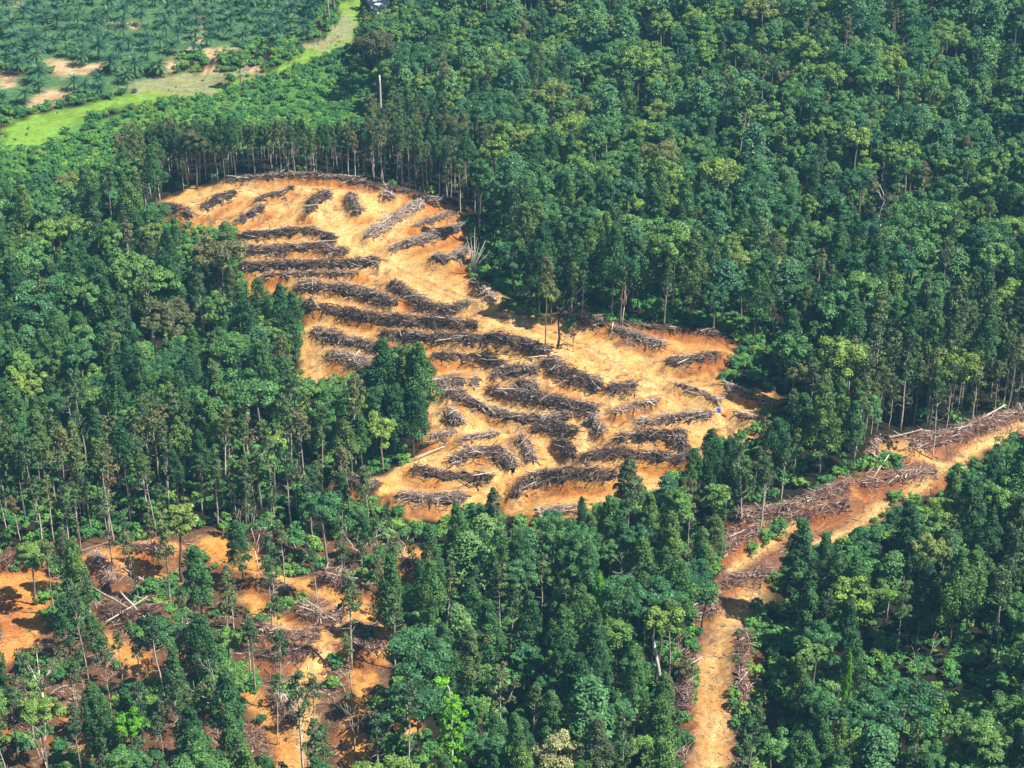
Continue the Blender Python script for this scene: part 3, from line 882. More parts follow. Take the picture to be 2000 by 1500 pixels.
for (pl, w, hh, label), g in zip(PILES, PILE_G):
    w, hh = w * .76, hh * .85
    at, total = polyline_sampler(g)
    rng = np.random.default_rng(int(pl[0][0] * 7 + pl[0][1]))
    red = red_zone(*pl[len(pl) // 2])
    x0, y0, _ = at(np.array([total / 2]))
    z0 = float(height(x0, y0)[0])
    org = np.array([x0[0], y0[0], z0])
    # litter core: a lumpy low ridge
    nl, nc = max(6, int(total / .8)), 11
    s = np.linspace(-w * .25, total + w * .25, nl)
    th = np.linspace(0, math.pi, nc)
    xs, ys, ts = at(s)
    over = np.where(s < 0, s, np.where(s > total, s - total, 0))
    xs, ys = xs + ts[:, 0] * over, ys + ts[:, 1] * over
    endf = np.clip(np.minimum(s + w * .28, total + w * .28 - s) / (w * .7), .05, 1) ** .5
    wid = w * .36 * endf * (.75 + .5 * vnoise(s, s * 0 + pl[0][0], 2.5, 61)) * .92
    hgt = hh * .5 * endf * (.15 + 1.35 * vnoise(s, s * 0 + pl[0][1], 2.0, 62))
    nxv, nyv = -ts[:, 1], ts[:, 0]
    lat = np.cos(th)[None, :] * wid[:, None]
    lat += rng.normal(0, .30, lat.shape)
    vx = xs[:, None] + nxv[:, None] * lat
    vy = ys[:, None] + nyv[:, None] * lat
    vz = height(vx, vy) - .18 + np.sin(th)[None, :] ** .8 * hgt[:, None] + rng.normal(0, .24, lat.shape) * np.sin(th)[None, :]
    core = Geo()
    i, j = np.meshgrid(np.arange(nl - 1), np.arange(nc - 1), indexing='ij')
    q = np.stack([i * nc + j, i * nc + j + 1, (i + 1) * nc + j + 1, (i + 1) * nc + j], -1).reshape(-1, 4)
    core.add(np.stack([vx, vy, vz], -1).reshape(-1, 3) - org, q)
    n = int(total * w * 10) + 50
    ss = rng.uniform(-w * .2, total + w * .2, n)
    ss = ss[vnoise(ss, ss * 0 + pl[0][1] * 1.7, 3.2, 63) + rng.uniform(-.2, .2, n) > .20]
    n = len(ss)
    bx, by, bt = at(ss)
    ef = np.clip(np.minimum(ss + w * .3, total + w * .3 - ss) / (w * .6), .1, 1) ** .5
    lt = rng.normal(-.03, .27, n).clip(-.85, .85) * w * ef
    bx, by = bx - bt[:, 1] * lt, by + bt[:, 0] * lt
    hz = np.maximum(0, 1 - (lt / (w * .5)) ** 2) ** .5 * hh * ef * (.5 + .9 * vnoise(ss, ss * 0 + pl[0][1], 2.0, 62)) * rng.uniform(.25, 1.0, n)
    bz = height(bx, by) + hz + .03
    ang = np.arctan2(bt[:, 1], bt[:, 0]) + rng.normal(0, .7, n) + np.where(rng.random(n) < .5, math.pi, 0)
    ang = np.where(rng.random(n) < .25, rng.uniform(0, 6.28, n), ang)
    el = rng.normal(.03, .17, n)
    el = np.where(rng.random(n) < .12, rng.uniform(.3, 1.1, n), el)
    ln = rng.gamma(2.2, .75, n).clip(.5, 5.5)
    dr = np.stack([np.cos(ang) * np.cos(el), np.sin(ang) * np.cos(el), np.sin(el)], -1)
    base = np.stack([bx, by, bz], -1) - dr * (ln * .5)[:, None] - org
    rad = rng.gamma(1.8, .032, n).clip(.022, .2)
    st = Geo()
    pale = rng.random(n) < .20
    sticks(st, base[~pale], dr[~pale], ln[~pale], rad[~pale], 0, rng=rng)
    sticks(st, base[pale], dr[pale], ln[pale], rad[pale], 1, rng=rng)
    root = empty("brush_pile", org)
    tag(root, label, "brush pile", "windrows and heaps of cut brush")
    link_mesh("litter_core", core.mesh("litter_core", [M['redmulch' if red else 'mulch']]), root)
    link_mesh("branches", st.mesh("branches", [M['redtwig' if red else 'twig'], M['pale']]), root)

# ------------------------------------------------------------------ loose twigs that nobody could count
def scatter_twigs():
    geo = Geo()
    rng = np.random.default_rng(99)
    px, py = rng.uniform(0, 2000, 90000), rng.uniform(340, 1500, 90000)
    zone = inside_any(px, py, [CLEAR]) & (rng.random(90000) < .42)
    top = inside(px, py, [(320, 400), (560, 355), (800, 385), (840, 430), (700, 500), (560, 450), (420, 460)])
    crest = inside(px, py, [(1060, 690), (1200, 650), (1330, 690), (1400, 790), (1250, 800), (1130, 750)])
    zone |= top & (rng.random(90000) < .85)
    zone |= crest & (rng.random(90000) < .5)
    zone |= inside_any(px, py, [BAND]) & (rng.random(90000) < .9)
    zone |= inside_any(px, py, [THIN]) & (rng.random(90000) < .55)
    zone |= inside_any(px, py, [[(1320, 1180), (1490, 1180), (1470, 1500), (1320, 1500)]]) & (rng.random(90000) < .6)
    px, py = px[zone], py[zone]
    x, y = ground(px, py)
    n = len(x)
    z = height(x, y) + .05
    ang = rng.uniform(0, 6.28, n)
    el = rng.normal(.05, .12, n)
    ln = rng.gamma(2, .5, n).clip(.3, 4)
    dr = np.stack([np.cos(ang) * np.cos(el), np.sin(ang) * np.cos(el), np.sin(el)], -1)
    sticks(geo, np.stack([x, y, z], -1) - dr * (ln * .5)[:, None], dr, ln, rng.gamma(2, .02, n).clip(.015, .1), rng=rng)
    o = link_mesh("scattered_twigs", geo.mesh("scattered_twigs", [M['twig']]))
    tag(o, "loose twigs and bark scattered over the bare orange soil", "twigs", kind='stuff')
scatter_twigs()

def scatter_slash():
    geo, rng = Geo(), np.random.default_rng(77)
    n0 = 60000
    px, py = rng.uniform(-40, 2040, n0), rng.uniform(800, 1540, n0)
    verge = [[(1320, 1180), (1370, 1200), (1350, 1330), (1345, 1500), (1310, 1500)], [(1440, 1190), (1495, 1150), (1470, 1300), (1475, 1500), (1432, 1500), (1438, 1300)]]
    k_ = inside_any(px, py, [THIN, BAND] + verge)
    px, py = px[k_], py[k_]
    x, y = ground(px, py)
    k_ = (vnoise(x, y, 5, 95) * .6 + vnoise(x, y, 1.8, 96) * .4 > np.where(inside(px, py, BAND), .43, .50)) & ~(inside_any(px, py, list(SOILS.values())) & (rng.random(len(px)) < .85))
    for pl, hw in TRACKS[2:6] + SPURS:
        k_ &= seg_dist(x, y, gline(pl)) > hw * .8
    x, y = x[k_], y[k_]
    n = len(x)
    ang, el = rng.uniform(0, 6.28, n), np.abs(rng.normal(.05, .28, n))
    ln = rng.gamma(2.2, .7, n).clip(.4, 5)
    dr = np.stack([np.cos(ang) * np.cos(el), np.sin(ang) * np.cos(el), np.sin(el)], -1)
    base = np.stack([x, y, height(x, y) + rng.uniform(0, .45, n)], -1) - dr * (ln * .4)[:, None]
    pale = rng.random(n) < .12
    rad = rng.gamma(2, .026, n).clip(.02, .14)
    sticks(geo, base[~pale], dr[~pale], ln[~pale], rad[~pale], 0, rng=rng)
    sticks(geo, base[pale], dr[pale], ln[pale], rad[pale], 1, rng=rng)
    tag(link_mesh("felling_slash", geo.mesh("felling_slash", [M['redtwig'], M['pale']])), "reddish felling slash littering the thinned plot and track verges", "slash", kind='stuff')
scatter_slash()

# ------------------------------------------------------------------ big fallen poles: single logs
def log_mesh(seed, ln, r):
    rng = np.random.default_rng(seed)
    g = Geo()
    x = np.linspace(-.5, .5, 6) * ln
    pts = np.stack([x, np.cumsum(rng.normal(0, .01 * ln, 6)), np.cumsum(rng.normal(0, .004 * ln, 6))], -1)
    g.tube(pts, np.linspace(r, r * .55, 6), 6)
    for _ in range(4):
        i = rng.integers(2, 6)
        v = rng.normal(size=3) * [.7, .8, .5]; v[2] = abs(v[2]); v[0] += .5
        g.tube([pts[i], pts[i] + v * ln * .09], [r * .3, r * .12], 4)
    return g.mesh("fallen_log", [M['white' if seed % 3 == 0 else 'pale']])
LOGS = [log_mesh(500 + i, l, r) for i, (l, r) in enumerate([(6, .13), (8, .16), (10, .18), (7, .12), (9, .15), (5, .14), (12, .2), (11, .15)])]

def add_log(px, py, ang, label, group=None, which=None, lift=.3, scale=1.0):
    x, y = ground(float(px), float(py))
    x, y = float(x), float(y)
    vi = RNG.integers(0, len(LOGS)) if which is None else which
    o = link_mesh("fallen_log", LOGS[vi], None, (x, y, float(height(x, y)) + lift))
    o.rotation_euler = (0, float(RNG.normal(0, .06)), ang)
    o.scale = (scale,) * 3
    tag(o, label, "log", group)

for (pl, w, hh, label), g in zip(PILES, PILE_G):
    mx, my = pl[len(pl) // 2]
    L = sum(math.dist(a, b) for a, b in zip(pl[:-1], pl[1:]))
    if my > 1050:
        lab, grp = "pale fallen pole lying on brush in the thinned plot and along the dirt road", "fallen poles of the thinned plot and road"
    elif mx > 1380 and my > 800:
        lab, grp = "pale fallen pole on the reddish brush beside the upper dirt track", "fallen poles beside the upper dirt track"
    elif my < 460:
        lab, grp = "pale fallen pole on a brush heap of the bare hilltop", "fallen poles on the hilltop heaps"
    elif mx < 1000 and my < 720:
        lab, grp = "pale fallen pole on one of the long windrows left of the ridge track", "fallen poles on the upper windrows"
    else:
        lab, grp = "pale fallen pole on a windrow beside the winding lower tracks", "fallen poles on the lower windrows"
    at, total = polyline_sampler(g)
    for _ in range(max(1, int(total / 9))):
        s = RNG.uniform(0, total)
        x, y, t = at(np.array([s]))
        qx, qy = to_px(x[0], y[0], float(hill(x[0], y[0])))
        add_log(float(qx) + RNG.normal(0, 3), float(qy) + RNG.normal(0, 3), math.atan2(t[0, 1], t[0, 0]) + RNG.normal(0, .5), lab, grp,
                which=int(RNG.choice([0, 1, 3, 4, 5])), lift=hh * RNG.uniform(.5, 1.0), scale=RNG.uniform(.5, .85))
for (a, b, lab) in [((182, 1172), (292, 1228), "long pale pole slanting down to the right across the heap in the thinned plot"),
                    ((210, 1236), (292, 1190), "long pale pole slanting up to the right across the heap in the thinned plot"),
                    ((235, 1172), (296, 1240), "steepest of the crossed pale poles in the thinned plot"),
                    ((256, 1178), (316, 1195), "short pole at the upper right end of the crossed poles"),
                    ((240, 1120), (335, 1170), "pole lying along the lower side of the hairpin of pale soil"),
                    ((155, 1085), (215, 1072), "pale pole at the upper left corner of the thinned plot"),
                    ((590, 1190), (655, 1232), "leaning pole on the heap in the middle of the thinned plot"),
                    ((540, 1360), (585, 1420), "pole sliding down the wedge between two orange gullies"),
                    ((1720, 905), (1690, 940), "pale pole lying at the head of the dirt track"),
                    ((1735, 900), (1700, 950), "second pale pole fallen beside the head of the dirt track"),
                    ((1700, 870), (1800, 858), "long pole lying along the edge of the slender trees beside the track"),
                    ((1860, 855), (1960, 825), "long thin pole on top of the long reddish windrow"),
                    ((1340, 1212), (1385, 1188), "pale pole at the top end of the dirt road"),
                    ((1030, 730), (1100, 700), "pale pole lying at the foot of the lone tall tree"),
                    ((1050, 955), (1015, 975), "pole crossing the hooked windrow"),
                    ((810, 905), (890, 868), "pole lying along the left edge of the lower track")]:
    ax, ay = ground(*map(float, a)); bx, by = ground(*map(float, b))
    ln = math.hypot(bx - ax, by - ay)
    add_log((a[0] + b[0]) / 2, (a[1] + b[1]) / 2, math.atan2(by - ay, bx - ax), lab, None, which=6, lift=.9, scale=ln / 12)

# ------------------------------------------------------------------ tree kinds: a handful of shapes each
def variants(name, geos, leaf, bark):
    out = []
    for tr, cr in geos:
        out.append((tr.mesh(name + "_trunk", [M[bark]]), cr.mesh(name + "_crown", [M[leaf]]), join_geo(tr, cr).mesh(name, [M[bark], M[leaf]])))
    return out

KIND = {
    'cone': dict(name="cone_tree", cat="tree", H=20., R=3.7, sp=4.9, v=variants("cone_tree", [
        cone_tree(10 + i, 20 + (i % 3 - 1) * 1.5, 3.3 + .26 * (i % 5), [.30, .38, .26, .42, .33][i % 5], 1.0 + .12 * (i % 2)) for i in range(10)] + [
        cone_tree(30 + i, 20 + i % 3, 2.3 + .2 * i, .55 + .03 * i, 1.0) for i in range(4)], 'cone', 'bark')),
    'round': dict(name="round_tree", cat="tree", H=18., R=4.6, sp=5.7, v=variants("round_tree", [
        round_tree(40 + i, 18 + (i % 3 - 1) * 1.6, [3.4, 4.6, 5.6, 4.1, 5.0, 3.7][i % 6], 1.0, [.62, .8, .55, .7, .95][i % 5], 24 + 3 * (i % 4), [.58, .72, .5, .8][i % 4], [.36, .42, .32, .28][i % 4]) for i in range(12)], 'round', 'bark')),
    'tier': dict(name="layered_tree", cat="tree", H=19., R=4.4, sp=5.5, v=variants("layered_tree", [
        tier_tree(70 + i, 18 + i % 3, 3.8 + .35 * (i % 4)) for i in range(7)], 'tier', 'pale')),
    'slender': dict(name="slender_tree", cat="tree", H=19., R=1.8, sp=3.2, v=variants("slender_tree", [
        slender_tree(90 + i, 18 + (i % 4 - 1) * 1.2, 1.5 + .2 * (i % 4), 1., 12 + 2 * (i % 4), [.58, .66, .5, .7][i % 4]) for i in range(12)], 'slender', 'pale')),
    'shrub': dict(name="regrowth_shrub", cat="shrub", H=2.6, R=1.8, sp=3.3, v=variants("regrowth_shrub", [
        shrub(120 + i, 1.5 + .25 * (i % 3), 2.2 + .4 * (i % 3), 8 + i % 4) for i in range(6)], 'shrub', 'bark')),
    'palm': dict(name="oil_palm", cat="palm", H=6., R=3.6, sp=6.4, v=variants("oil_palm", [
        palm(140 + i, 3.2 + .8 * (i % 3), 4.2 + .2 * (i % 3), 24 + 2 * (i % 3)) for i in range(6)], 'palm', 'bark')),
}

def base_from_top(px, py, H):
    q = np.arange(py, py + 420, 1.0)
    x, y = ground(np.full(len(q), float(px)), q)
    _, ty = to_px(x, y, hill(x, y) + H)
    i = int(np.argmin(np.abs(ty - py)))
    return float(x[i]), float(y[i])

BACK = [(225, 420), (270, 330), (330, 280), (480, 262), (700, 275), (860, 300), (940, 380), (945, 470), (900, 420), (760, 380), (600, 355), (440, 366), (330, 392), (300, 410)]
RIGHTEDGE = [(1640, 760), (1700, 720), (2080, 690), (2080, 815), (1900, 838), (1740, 858), (1690, 875), (1640, 870)]
FRONTBAND = [(-60, 900), (300, 900), (560, 935), (720, 960), (770, 1010), (760, 1060), (600, 1050), (420, 1035), (160, 1055), (-60, 1090)]
MIDSTAND = [(1400, 880), (1500, 850), (1640, 830), (1690, 880), (1670, 930), (1560, 985), (1440, 1035), (1390, 1060), (1330, 1000), (1330, 930)]

CLUMPS = [[(330, 1190), (500, 1170), (520, 1330), (330, 1380)], [(90, 1150), (190, 1125), (205, 1330), (110, 1350)], [(-60, 1440), (470, 1400), (535, 1570), (-60, 1570)], [(625, 1330), (680, 1310), (665, 1440), (610, 1500)], [(730, 1290), (800, 1240), (900, 1570), (715, 1570)], [(330, 1105), (460, 1115), (480, 1170), (360, 1180)], [(590, 1080), (640, 1080), (640, 1130), (600, 1140)], [(690, 1090), (760, 1100), (760, 1200), (720, 1170)]]

def zones_of(px, py):
    z = np.full(px.shape, 'hill', dtype=object)
    z[(py > 330 + (px - 900) * .30) & (px < 1500) & (py > 380)] = 'rear'
    z[(px > 1280) & (py > 430)] = 'right'
    z[(px < 860) & (py > 640)] = 'clump'
    z[(px < 640) & (py > 380)] = 'left'
    z[(px > 600) & (py > 985)] = 'lowmid'
    z[(px > 1380) & (py > 940)] = 'lowright'
    for nm, poly in (('regrow', REGROW), ('mid', MIDSTAND), ('redge', RIGHTEDGE), ('back', BACK), ('front', FRONTBAND), ('thin', THIN)):
        z[inside(px, py, poly)] = nm
    z[inside_any(px, py, CLUMPS)] = 'clumps'
    return z

MIX = {'thin': (('slender', .55), ('round', .10), ('shrub', .17), ('cone', .18)),
       'clumps': (('cone', .42), ('round', .30), ('slender', .28)),
       'front': (('slender', .62), ('cone', .24), ('round', .14)),
       'back': (('slender', .62), ('cone', .38)),
       'redge': (('slender', .66), ('cone', .28), ('round', .06)),
       'mid': (('cone', .56), ('slender', .30), ('round', .14)),
       'regrow': (('shrub', .94), ('round', .03), ('cone', .03)),
       'lowright': (('cone', .50), ('round', .37), ('tier', .06), ('slender', .07)),
       'lowmid': (('cone', .48), ('round', .30), ('tier', .10), ('slender', .12)),
       'left': (('cone', .46), ('round', .40), ('tier', .09), ('slender', .05)),
       'clump': (('cone', .55), ('round', .30), ('slender', .15)),
       'right': (('cone', .30), ('round', .52), ('tier', .10), ('slender', .08)),
       'rear': (('cone', .52), ('round', .38), ('tier', .05), ('slender', .05)),
       'hill': (('round', .66), ('tier', .21), ('cone', .07), ('slender', .06))}
WHERE = {'thin': "on the thinned plot of orange soil", 'clumps': "in the tree clumps of the thinned plot", 'front': "in the pale-trunked row above the thinned plot",
         'back': "along the shaded rear edge of the clearing", 'redge': "in the row beside the upper dirt track",
         'mid': "in the stand between clearing and dirt track", 'regrow': "among the green regrowth below the palms",
         'lowright': "in the stand right of the dirt road", 'lowmid': "in the stand left of the dirt road",
         'left': "in the dense forest left of the clearing", 'clump': "in the clump notched into the clearing",
         'right': "in the forest right of the clearing", 'rear': "in the stand just behind the ridge track",
         'hill': "on the forested hillside behind the clearing", 'palms': "in the palm plantation at the top left"}
LOOK = {'cone': "dark green tree with a pointed cone crown", 'round': "broad tree with a rounded lumpy crown", 'tier': "tree with layered flat plates of leaves",
        'slender': "slender pale-trunked tree with thin crown", 'shrub': "low bright green bushy shrub", 'palm': "blue-green oil palm with arching fronds"}
PLURAL = {'cone': "cone-crowned trees", 'round': "round-crowned trees", 'tier': "layered trees", 'slender': "slender pale-trunked trees", 'shrub': "shrubs", 'palm': "oil palms"}

PLACED = []          # (kind, x, y, scale, rot, variant, zone)
CELL = {}
def free(x, y, r):
    cx, cy = int(x // 8), int(y // 8)
    for a in (-1, 0, 1):
        for b in (-1, 0, 1):
            for (qx, qy, qr) in CELL.get((cx + a, cy + b), ()):
                if (qx - x) ** 2 + (qy - y) ** 2 < (.5 * (r + qr)) ** 2:
                    return False
    return True
def occupy(x, y, r):
    CELL.setdefault((int(x // 8), int(y // 8)), []).append((x, y, r))

# trees the photo lets one tell apart: kind, crown-top pixel, height, girth factor, leaf material or None, label
SPECIAL = [
    ('cone', 447, 432, 21, 1.15, None, "tall pointed dark tree standing against the first windrows at the clearing's left edge"),
    ('cone', 412, 468, 17, 1.0, None, "dark tree just left of the tall pointed one at the clearing's left edge"),
    ('cone', 512, 548, 19, .95, None, "pointed dark tree at the left of the row jutting into the middle windrows"),
    ('cone', 553, 563, 18, 1.0, None, "middle dark tree of the row jutting into the middle windrows"),
    ('cone', 579, 570, 20, 1.0, None, "rightmost dark tree of the row jutting into the middle windrows"),
    ('cone', 755, 683, 25, 1.2, None, "tallest dark tree of the isolated clump, at its left side"),
    ('cone', 790, 695, 24, 1.2, None, "dark tree in the centre of the isolated clump"),
    ('cone', 826, 690, 25, 1.0, None, "dark tree on the right of the isolated clump with a bent top"),
    ('cone', 735, 745, 20, 1.1, None, "lower dark tree at the front of the isolated clump"),
    ('cone', 770, 740, 21, 1.2, None, "inner dark tree of the isolated clump, behind pale trunks"),
    ('cone', 808, 745, 20, 1.0, None, "short dark tree at the right foot of the isolated clump"),
    ('round', 660, 726, 17, .95, None, "sunlit bright green round tree at the left of the isolated clump"),
    ('round', 705, 790, 15, .8, None, "dull green round tree between the bright one and the isolated dark trees"),
    ('cone', 1226, 888, 20, 1.25, None, "pointed dark tree standing in front of the lowest terraces"),
    ('cone', 1136, 962, 15, .6, None, "narrow pointed tree poking over the lowest right track"),
    ('cone', 962, 966, 18, .95, None, "pointed tree over the front edge of the clearing between two tracks"),
    ('cone', 895, 1000, 18, 1.0, None, "pointed tree at the front edge of the clearing left of centre"),
    ('cone', 845, 1015, 17, .9, None, "small pointed tree left of the front gap in the clearing edge"),
    ('cone', 1383, 845, 19, .9, None, "dark tree rising in front of the right end of the terraces"),
    ('cone', 1345, 865, 18, .9, None, "dark tree covering the upright brush heap at the terrace end"),
    ('cone', 1535, 606, 21, 1.15, None, "large dark pointed tree at the right tip of the clearing"),
    ('cone', 1600, 772, 21, 1.2, None, "large dark tree front right of the blue tarp"),
    ('cone', 1562, 775, 18, 1.2, None, "rounded dark tree overlapping the far right tip of the clearing"),
    ('cone', 1560, 1035, 22, 1.3, None, "pointed tree at the top of the stand beside the bend of the road"),
    ('cone', 1760, 1005, 20, 1.3, None, "broad dark tree standing against the pale dirt track"),
    ('round', 345, 578, 24, 1.15, 'olive', "large olive brown round tree standing out in the left forest"),
    ('round', 212, 440, 18, .55, 'lime', "lime green narrow tree in the upper left forest"),
    ('round', 330, 740, 17, .55, None, "small yellowish tree below the olive brown tree"),
    ('round', 1092, 1438, 17, .95, 'cream', "tree with cream blossom crown near the bottom edge"),
    ('round', 820, 1262, 19, 1.15, None, "spreading umbrella like tree left of the lime vine column"),
    ('round', 1280, 1180, 20, .95, None, "tall bright domed tree left of the dirt road"),
    ('cone', 1165, 1140, 19, .7, 'lime', "narrow lime tinted tree in the stand left of the dirt road"),
    ('round', 270, 1405, 15, .75, 'lime', "bright lime green bush crown at the lower left"),
    ('cone', 1645, 1290, 18, .4, 'lime', "thin lime green climber column in the stand right of the road"),
    ('round', 1800, 1360, 16, .5, 'lime', "small lime green crown in the lower right stand"),
    ('round', 890, 228, 20, .7, 'olive', "blond crowned tree with forked pale stems on the rear hillside"),
    ('round', 945, 224, 20, .65, 'olive', "second blond crowned tree on the rear hillside, beside its twin"),
    ('round', 1490, 215, 20, 1.1, None, "bright layered looking round tree on the upper right hillside"),
    ('round', 740, 72, 22, .95, 'olive', "big grey green domed tree on the edge of the grass strip"),
    ('round', 385, 262, 17, .9, 'olive', "yellowish fan crowned tree at the left end of the rear tree line"),
    ('round', 1210, 500, 21, .75, None, "small feathery crown on a thin pale trunk behind the debris line"),
]
def special_tree(kind, px, py, H, girth, leaf, label):
    x, y = base_from_top(px, py, H)
    K = KIND[kind]
    vi = (px * 3 + py) % min(10, len(K['v']))
    s = H / K['H']
    o = empty(K['name'], (x, y, float(height(x, y))), px * .37 % 6.28, (s * girth, s * girth, s))
    tag(o, label, K['cat'])
    tm, cm, _ = K['v'][vi]
    link_mesh("trunk", tm, o)
    if leaf:
        cm = cm.copy(); cm.materials[0] = M[leaf]
    link_mesh("crown", cm, o)
    occupy(x, y, K['R'] * s * girth * (1.3 if kind != 'cone' else 1.25))
for sp_ in SPECIAL:
    special_tree(*sp_)

# open sight lines to single trees that stand free in the photo
SIGHT = [[(1705, 385), (1735, 385), (1728, 435), (1714, 435)], [(905, 440), (972, 440), (958, 545), (905, 545)], [(1258, 1250), (1275, 1250), (1294, 1325), (1275, 1325)],
         [(740, 150), (750, 150), (750, 215), (740, 215)], [(60, 1290), (130, 1290), (96, 1420), (86, 1420)], [(872, 1318), (895, 1318), (915, 1480), (872, 1480)],
         [(970, 1320), (990, 1320), (986, 1390), (974, 1390)], [(1215, 1105), (1235, 1105), (1230, 1155), (1220, 1155)], [(88, 1420), (112, 1410), (110, 1500), (90, 1500)]]
REGROW_VIEW = [(-40, 300), (180, 232), (420, 195), (560, 150), (700, 100), (728, 200), (700, 250), (480, 262), (330, 278), (240, 318), (100, 335), (-40, 345)]
AVOID = OPEN_VIS + SIGHT + OPEN_GRASS + PALMS + [REGROW_VIEW] + [[(1320, 1285), (1350, 1285), (1350, 1330), (1320, 1330)]]

for q in ((921, 536), (930, 520), (938, 535)):
    qx, qy = ground(float(q[0]), float(q[1]))
    occupy(float(qx), float(qy), 7.0)

rng = np.random.default_rng(2024)
NC = 60000
cxs, cys = rng.uniform(-245, 245, NC), rng.uniform(222, 760, NC)
keep = np.abs(cxs) < 40 + cys * .30
cxs, cys = cxs[keep], cys[keep]
czs = hill(cxs, cys)
gpx, gpy = to_px(cxs, cys, czs)
on_soil = inside_any(gpx, gpy, [CLEAR, ROAD] + list(SOILS.values())) | inside_any(gpx, gpy, OPEN_GRASS)
in_palm = inside_any(gpx, gpy, PALMS)
scl = rng.uniform(.66, 1.2, len(cxs)) * (.9 + .25 * vnoise(cxs, cys, 35, 71))
rots = rng.uniform(0, 6.28, len(cxs))
pick = rng.random(len(cxs))
pick2 = rng.random(len(cxs))
gaps = vnoise(cxs, cys, 22, 77)
zone_all = zones_of(gpx, gpy)
kind_all = np.full(len(cxs), 'palm', dtype=object)
for zn, mix in MIX.items():
    acc = 0.0
    mz = (zone_all == zn) & ~in_palm
    for kd, w in mix:
        kind_all[mz & (pick >= acc) & (pick < acc + w + 1e-9)] = kd
        acc += w
zone_all[in_palm] = 'palms'
scl[zone_all == 'hill'] *= .95
isb = zone_all == 'back'
scl[isb] = .86 + .25 * (scl[isb] - .6)
room = (gpy - 240 - 22 * vnoise(cxs, cys, 6, 78)) / (FPX * .915 / np.sqrt(cxs ** 2 + cys ** 2 + CAM_H ** 2)) / 20.0
scl[isb & (gpx < 720)] = np.minimum(scl, room)[isb & (gpx < 720)]
scl[(zone_all == 'thin') & ((kind_all == 'round') | (kind_all == 'cone'))] *= .8
shr = kind_all == 'shrub'
scl[shr] = .45 + 1.1 * (scl[shr] - .5)
Hs = np.array([KIND[k]['H'] for k in kind_all]) * scl
Rs = np.array([KIND[k]['R'] for k in kind_all]) * scl
fc = np.where(kind_all == 'cone', .42, np.where(kind_all == 'slender', .55, .6))
# a crown must leave open what is open in the photo
small = (kind_all == 'shrub') | (kind_all == 'palm')
thin_all = zone_all == 'thin'
blocked = np.zeros(len(cxs), bool)
tops = None
waived = (kind_all == 'slender') & (pick2 < .35) & inside(gpx, gpy, BAND)
for dx, f in ((0, .98), (0, .75), (0, fc), (-.8, fc), (.8, fc), (-.5, .8), (.5, .8), (-1, .55), (1, .55), (0, .3)):
    tx, ty = to_px(cxs + dx * Rs, cys, czs + Hs * f)
    tops = ty if tops is None else tops
    blocked |= small & inside_any(tx, ty, OPEN_GRASS + [CLEAR, ROAD])
    is_back = zone_all == 'back'
    blocked |= ~small & ~thin_all & ~is_back & ~waived & inside_any(tx, ty, AVOID)
    blocked |= is_back & (inside_any(tx, ty, OPEN_VIS + SIGHT))
    blocked |= ~small & thin_all & (inside_any(tx, ty, [CLEAR, ROAD] + SIGHT) | (inside_any(tx, ty, OPEN_VIS) & (pick2 < .6)))
    blocked |= ~small & thin_all & (kind_all != 'slender') & inside_any(tx, ty, [OPEN_VIS[6], OPEN_VIS[8], OPEN_VIS[2]])
gappy = (isb & (scl < .35)) | ~small & (gaps < np.where(np.isin(zone_all, ['hill', 'right', 'left', 'lowmid', 'lowright']), .11, .04)) & ~np.isin(zone_all, ['thin', 'front', 'redge', 'back'])
# nor may it throw its shade over ground that lies in full sun in the photo
shade = np.zeros(len(cxs), bool)
cot = 1 / math.tan(SUN_EL)
for f in (.3, .45, .6, .75, .9):
    qx, qy = cxs - SUN_DIR[0] / math.cos(SUN_EL) * Hs * f * cot, cys - SUN_DIR[1] / math.cos(SUN_EL) * Hs * f * cot
    tx, ty = to_px(qx, qy, hill(qx, qy))
    shade |= inside(tx, ty, [(1180, 640), (1435, 662), (1435, 760), (1300, 745)])
    shade |= inside(tx, ty, ROAD) | inside(tx - 22, ty, ROAD) & (pick2 < .7)
    shade |= inside_any(tx, ty, OPEN_VIS[-3:]) & (pick2 < .45)
    shade |= inside_any(tx, ty, OPEN_VIS[2:-3]) & (pick2 < .7)
    shade |= inside(tx, ty, CLEAR) & (pick2 < np.where(f > .8, .75, .92))
shade &= ~small
in_band = inside(gpx, gpy, BAND) & ~((kind_all == 'slender') & (pick2 < .35))
ok_all = ~on_soil & ~blocked & ~gappy & ~shade & ~in_band
def pick_shape(kind, zone):
    if kind == 'cone':
        return int(rng.integers(10, 14)) if zone in ('back', 'front', 'redge') else int(rng.integers(0, 10))
    return int(rng.integers(0, len(KIND[kind]['v'])))
for i in np.where(ok_all)[0]:
    kind, zone, s = kind_all[i], zone_all[i], scl[i]
    if zone == 'thin' and (i % 100) > (58 if kind == 'slender' else 12):
        continue
    K = KIND[kind]
    r = K['sp'] * s * (1.7 if zone == 'thin' and kind != 'shrub' else .66 if zone in ('back', 'redge') else 1.25 if zone == 'clumps' else 1)
    if not free(cxs[i], cys[i], r):
        continue
    occupy(cxs[i], cys[i], r)
    PLACED.append((kind, float(cxs[i]), float(cys[i]), float(s), float(rots[i]), pick_shape(kind, zone), zone, float(gpx[i]), float(gpy[i]), float(tops[i])))

# nearest 300 of each kind that the frame shows are objects; the rest is one mass
single, mass = [], []
for kind in KIND:
    rows = [p for p in PLACED if p[0] == kind]
    vis = [p for p in rows if -20 < p[7] < 2020 and p[9] < 1490 and p[8] > 5]
    vis.sort(key=lambda p: p[2])
    lim = 285
    single += vis[:lim]
    ids = set(id(p) for p in vis[:lim])
    mass += [p for p in rows if id(p) not in ids]
    print("kind", kind, "placed", len(rows), "in view", len(vis))

